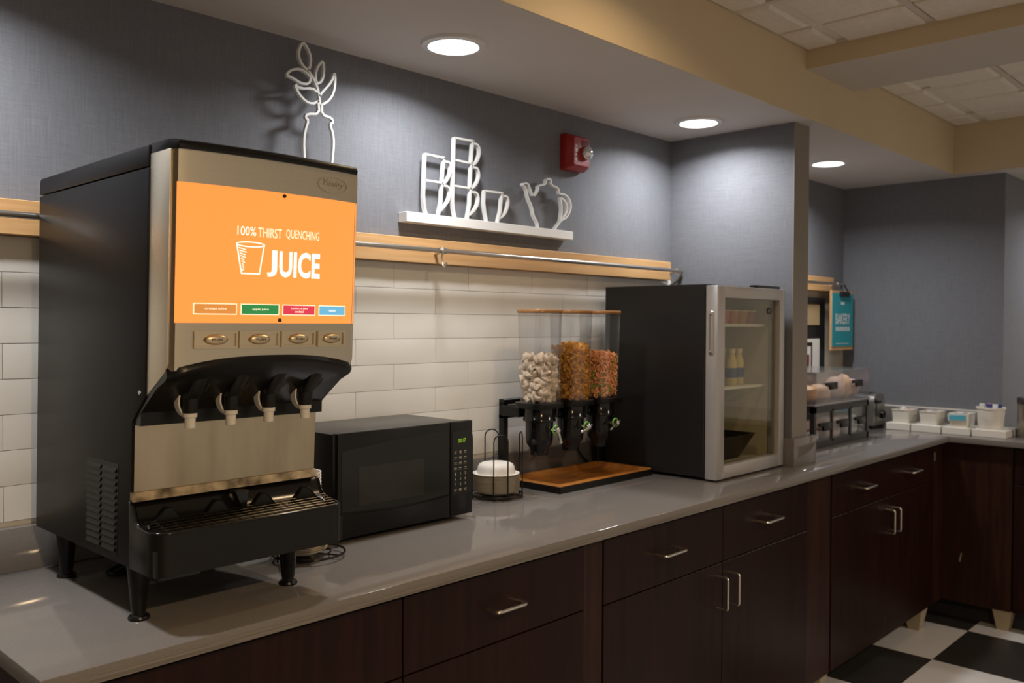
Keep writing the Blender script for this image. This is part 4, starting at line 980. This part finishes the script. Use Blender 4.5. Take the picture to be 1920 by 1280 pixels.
# upper clear pastry case on top of it
UZ0, UZ1, UX0, UX1, UY0, UY1 = BZ1+.010, 1.250, 3.49, 4.185, .262, .585
UC = thing('pastry_case', 'clear acrylic pastry case with black handles standing on the bread case', 'display case', ((UX0+UX1)/2, .42, UZ0))
UX0 = 3.602
b = BM(); q = .004
for x in (UX0, 3.885, UX1-q): bx(b, x, x+q, UY0+q, UY1-q, UZ0, UZ1-q)
bx(b, UX0, UX1, UY1-q, UY1, UZ0, UZ1-q); bx(b, UX0, UX1, UY0+q, UY1-q, UZ0, UZ0+q*.8); bx(b, UX0, UX1, UY0, UY1, UZ1-q, UZ1); obj('shell', b, hazy, UC, 0)
for x0, x1, hx in ((UX0, 3.884, 3.745), (3.888, UX1, 4.03)):
    b = BM(); bx(b, x0, x1, UY0, UY0+q-.0005, UZ0, UZ1-q); d = obj('lift_door', b, hazy, UC, 0)
    b = BM(); prism(b, [(hx-.058, 1.200), (hx+.058, 1.200), (hx+.058, 1.168), (hx-.018, 1.168), (hx-.025, 1.186), (hx-.058, 1.186)], 1, UY0-.008, UY0-.0005, .002); obj('handle', b, black_plas, d, 30)
pc = [((3.66, .335), (.050, .055, .040), (.80, .46, .20)), ((3.66, .47), (.05, .05, .055), (.72, .54, .40)), ((3.775, .335), (.055, .055, .040), (.74, .50, .30)), ((3.79, .48), (.05, .045, .055), (.68, .44, .32)), ((3.935, .325), (.040, .050, .056), (.76, .54, .40)), ((4.02, .328), (.036, .05, .060), (.80, .54, .30)), ((4.10, .325), (.034, .05, .050), (.66, .48, .42))]
plab = ('golden bun in the pastry case, front corner by the partition', 'pale muffin in the pastry case behind the golden bun', 'tan roll in the pastry case behind its handle', 'brown muffin in the pastry case at the back', 'pale wrapped bun in the second half of the pastry case', 'upright orange pastry in the second half of the pastry case', 'pinkish pastry in the pastry case next to the toaster')
for k, ((x, y), (a_, b_, c_), col) in enumerate(pc):
    b = BM(); blob(b, (x, y, UZ0+q*.8+.002+c_), a_, b_, c_*.93, k+11, 2, .10); o = tag(obj('pastry', b, mat('pastry %d' % k, col, .5, var=.12, vscale=40)), plab[k], 'pastry'); o.location.z = UZ0+q*.8+.0005
b = BM(); bx(b, 3.86, 4.10, .5875, .612, BZ1+.0105, 1.272, .002, 1); tag(obj('menu_board', b, mat('teal menu board', (.05, .28, .30), .5), None, 0), 'teal menu board leaning behind the pastry case', 'sign')
# toaster
t = thing('toaster', 'brushed steel toaster with a black dial between bread case and baskets', 'toaster', (4.61, .5, ZT))
b = BM(); P_ = [(4.530, ZT+.018), (4.530, 1.05), (4.537, 1.078), (4.556, 1.094), (4.60, 1.098), (4.65, 1.094), (4.672, 1.078), (4.680, 1.05), (4.680, ZT+.018)]
t3 = bmesh.new(); A = [t3.verts.new((x, .375, z)) for x, z in P_]; B3 = [t3.verts.new((x, .630, z)) for x, z in P_]
t3.faces.new(A); t3.faces.new(B3[::-1])
for i in range(len(P_)): t3.faces.new((A[i], B3[i], B3[(i+1) % len(P_)], A[(i+1) % len(P_)]))
add(b, t3); obj('shell', b, mat('toaster steel', (.42, .40, .37), .34, .9), t, 40)
b = BM(); bx(b, 4.533, 4.677, .378, .627, ZT, ZT+.0178, .002, 1); obj('base', b, black_plas, t, 30)
b = BM(); bx(b, 4.560, 4.566, .372, .3752, .96, 1.07); obj('lever_slot', b, black_plas, t, 0)
b = BM(); bx(b, 4.543, 4.583, .352, .372, 1.050, 1.062, .003, 1); obj('lever', b, black_plas, t, 30)
b = BM(); lathe(b, [(.022, .3755), (.020, .358), (.0001, .357)], 4.635, .985, 20, 'y'); obj('dial', b, black_plas, t, 40)
for x in (4.57, 4.625): b = BM(); bx(b, x, x+.022, .41, .60, 1.0962, 1.0988); obj('dark_slot_strip', b, black_plas, t, 0)  # flat black strips stand in for the dark inside of the slots
# white trays with baskets along the far wall
TRY = ((.215, .335), (.066, .208), (-.072, .058), (-.232, -.080))
what = ('holding the basket nearest the toaster', 'holding the second basket from the toaster', 'holding the basket with the blue card', 'holding the round tub')
for (y0, y1), w in zip(TRY, what):
    b = BM(); bx(b, 4.592, 4.800, y0, y1, ZT, ZT+.036, .002, 1); tag(obj('white_riser', b, white_plas, None, 30), 'low white riser block '+w, 'riser', 'white risers along the side wall')
zr = ZT+.0362
for k, ((y0, y1), lab) in enumerate(zip(TRY[:3], ('white tapered basket next to the toaster, with crumpled packets', 'white tapered basket of lids, second from the toaster', 'white tapered basket with a blue card on its front'))):
    yc = (y0+y1)/2-.004; t = thing('condiment_basket', lab, 'basket', (4.68, yc, zr), 'white baskets along the side wall')
    b = BM(); h = .064; loft(b, [[(x, y, z) for x, y in rrect(w, d, .008, 3, 4.68, yc)] for w, d, z in ((.122, .080, zr), (.136, .087, zr+h), (.141, .091, zr+h+.001), (.141, .091, zr+h+.004), (.130, .081, zr+h+.004), (.116, .074, zr+.004))]); obj('basket', b, white_plas, t, 30)
    if k == 2:
        b = BM(); loft(b, [[(4.606, yc-.045, zr+.034), (4.606, yc+.045, zr+.030), (4.603, yc+.047, zr+.064), (4.603, yc-.044, zr+.068)], [(4.6075, yc-.045, zr+.034), (4.6075, yc+.045, zr+.030), (4.6045, yc+.047, zr+.064), (4.6045, yc-.044, zr+.068)]]); cdp = obj('card', b, white_pap, t, 0)
        b = BM(); loft(b, [[(4.6045, yc-.038, zr+.037), (4.6045, yc+.040, zr+.034), (4.6022, yc+.041, zr+.060), (4.6022, yc-.038, zr+.063)], [(4.6055, yc-.038, zr+.037), (4.6055, yc+.040, zr+.034), (4.6032, yc+.041, zr+.060), (4.6032, yc-.038, zr+.063)]]); obj('blue_print', b, mat('sky blue card', (.10, .45, .58), .5), cdp, 0)
    rnd = random.Random(k)
    cols = (((.62, .45, .34), 'tan crumpled packet in the basket next to the toaster'), ((.62, .62, .60), 'white crumpled packet in the basket next to the toaster')) if k == 0 else (((.42, .38, .37), 'grey lid lying in the second basket from the toaster'), ((.55, .50, .49), 'pale lid lying in the second basket from the toaster')) if k == 1 else (((.30, .28, .29), 'dark packet in the basket with the blue card'), ((.55, .52, .53), 'pale packet in the basket with the blue card'))
    for i, (c, lb) in enumerate(cols):
        b = BM(); blob(b, (4.665+.028*i, yc-.016+.030*i, zr+.054), .026, .017, .022, 20+k*3+i, 2, .25); tag(obj('packet', b, mat('packet %d %d' % (k, i), c, .5)), lb, 'packet')
yc = (TRY[3][0]+TRY[3][1])/2+.014; t = thing('round_tub', 'large round white tub of coloured packets', 'tub', (4.675, yc, zr))
b = BM(); lathe(b, [(.054, zr), (.056, zr+.003), (.062, zr+.096), (.066, zr+.098), (.066, zr+.106), (.061, zr+.106), (.054, zr+.010), (.0001, zr+.008)], 4.675, yc, 32); obj('tub', b, white_plas, t, 40)
for k, (dx, dy, c, lb) in enumerate(((-.02, .038, (.72, .70, .66), 'white paper packet standing in the round tub'), (-.03, .005, (.05, .06, .22), 'navy packet standing in the round tub'), (-.022, -.016, (.40, .02, .03), 'red packet standing in the round tub'), (-.032, -.026, (.70, .72, .76), 'pale blue-white packet standing in the round tub'), (-.020, -.040, (.03, .04, .16), 'dark blue packet at the edge of the round tub'), (.012, .012, (.35, .22, .30), 'mauve packet at the back of the round tub'))):
    b = BM(); c0 = Vector((4.675+dx, yc+dy, zr+.055)); t3 = BM(); bx(t3, -.003, .003, -.012, .012, 0, .068, .001, 1)
    R = Matrix.Rotation(random.uniform(-.12, .12), 3, 'X') @ Matrix.Rotation(random.uniform(-.1, .1), 3, 'Y')
    for v in t3.verts: v.co = R @ v.co+c0
    add(b, t3); tag(obj('sugar_packet', b, mat('sugar packet %d' % k, c, .5), None, 0), lb, 'packet')
# steel canister and black cup sleeve at the end
t = thing('coffee_canister', 'steel canister with dark rim at the far end of the counter', 'canister', (4.73, -.305, ZT))
b = BM(); lathe(b, [(.056, ZT), (.058, ZT+.004), (.058, ZT+.165)], 4.73, -.305, 32); obj('body', b, mat('dull canister steel', (.34, .30, .26), .3, .85), t, 40)
b = BM(); lathe(b, [(.060, ZT+.164), (.061, ZT+.166), (.061, ZT+.190), (.058, ZT+.195), (.0001, ZT+.196)], 4.73, -.305, 32); obj('rim', b, mat('brown rim', (.05, .035, .03), .4), t, 40)
b = BM(); bx(b, 4.765, 4.80, -.243, -.236, ZT, ZT+.12, .001, 1); tag(obj('black_card_stand', b, black_plas, None, 0), 'narrow black upright stand between round tub and steel canister', 'stand')
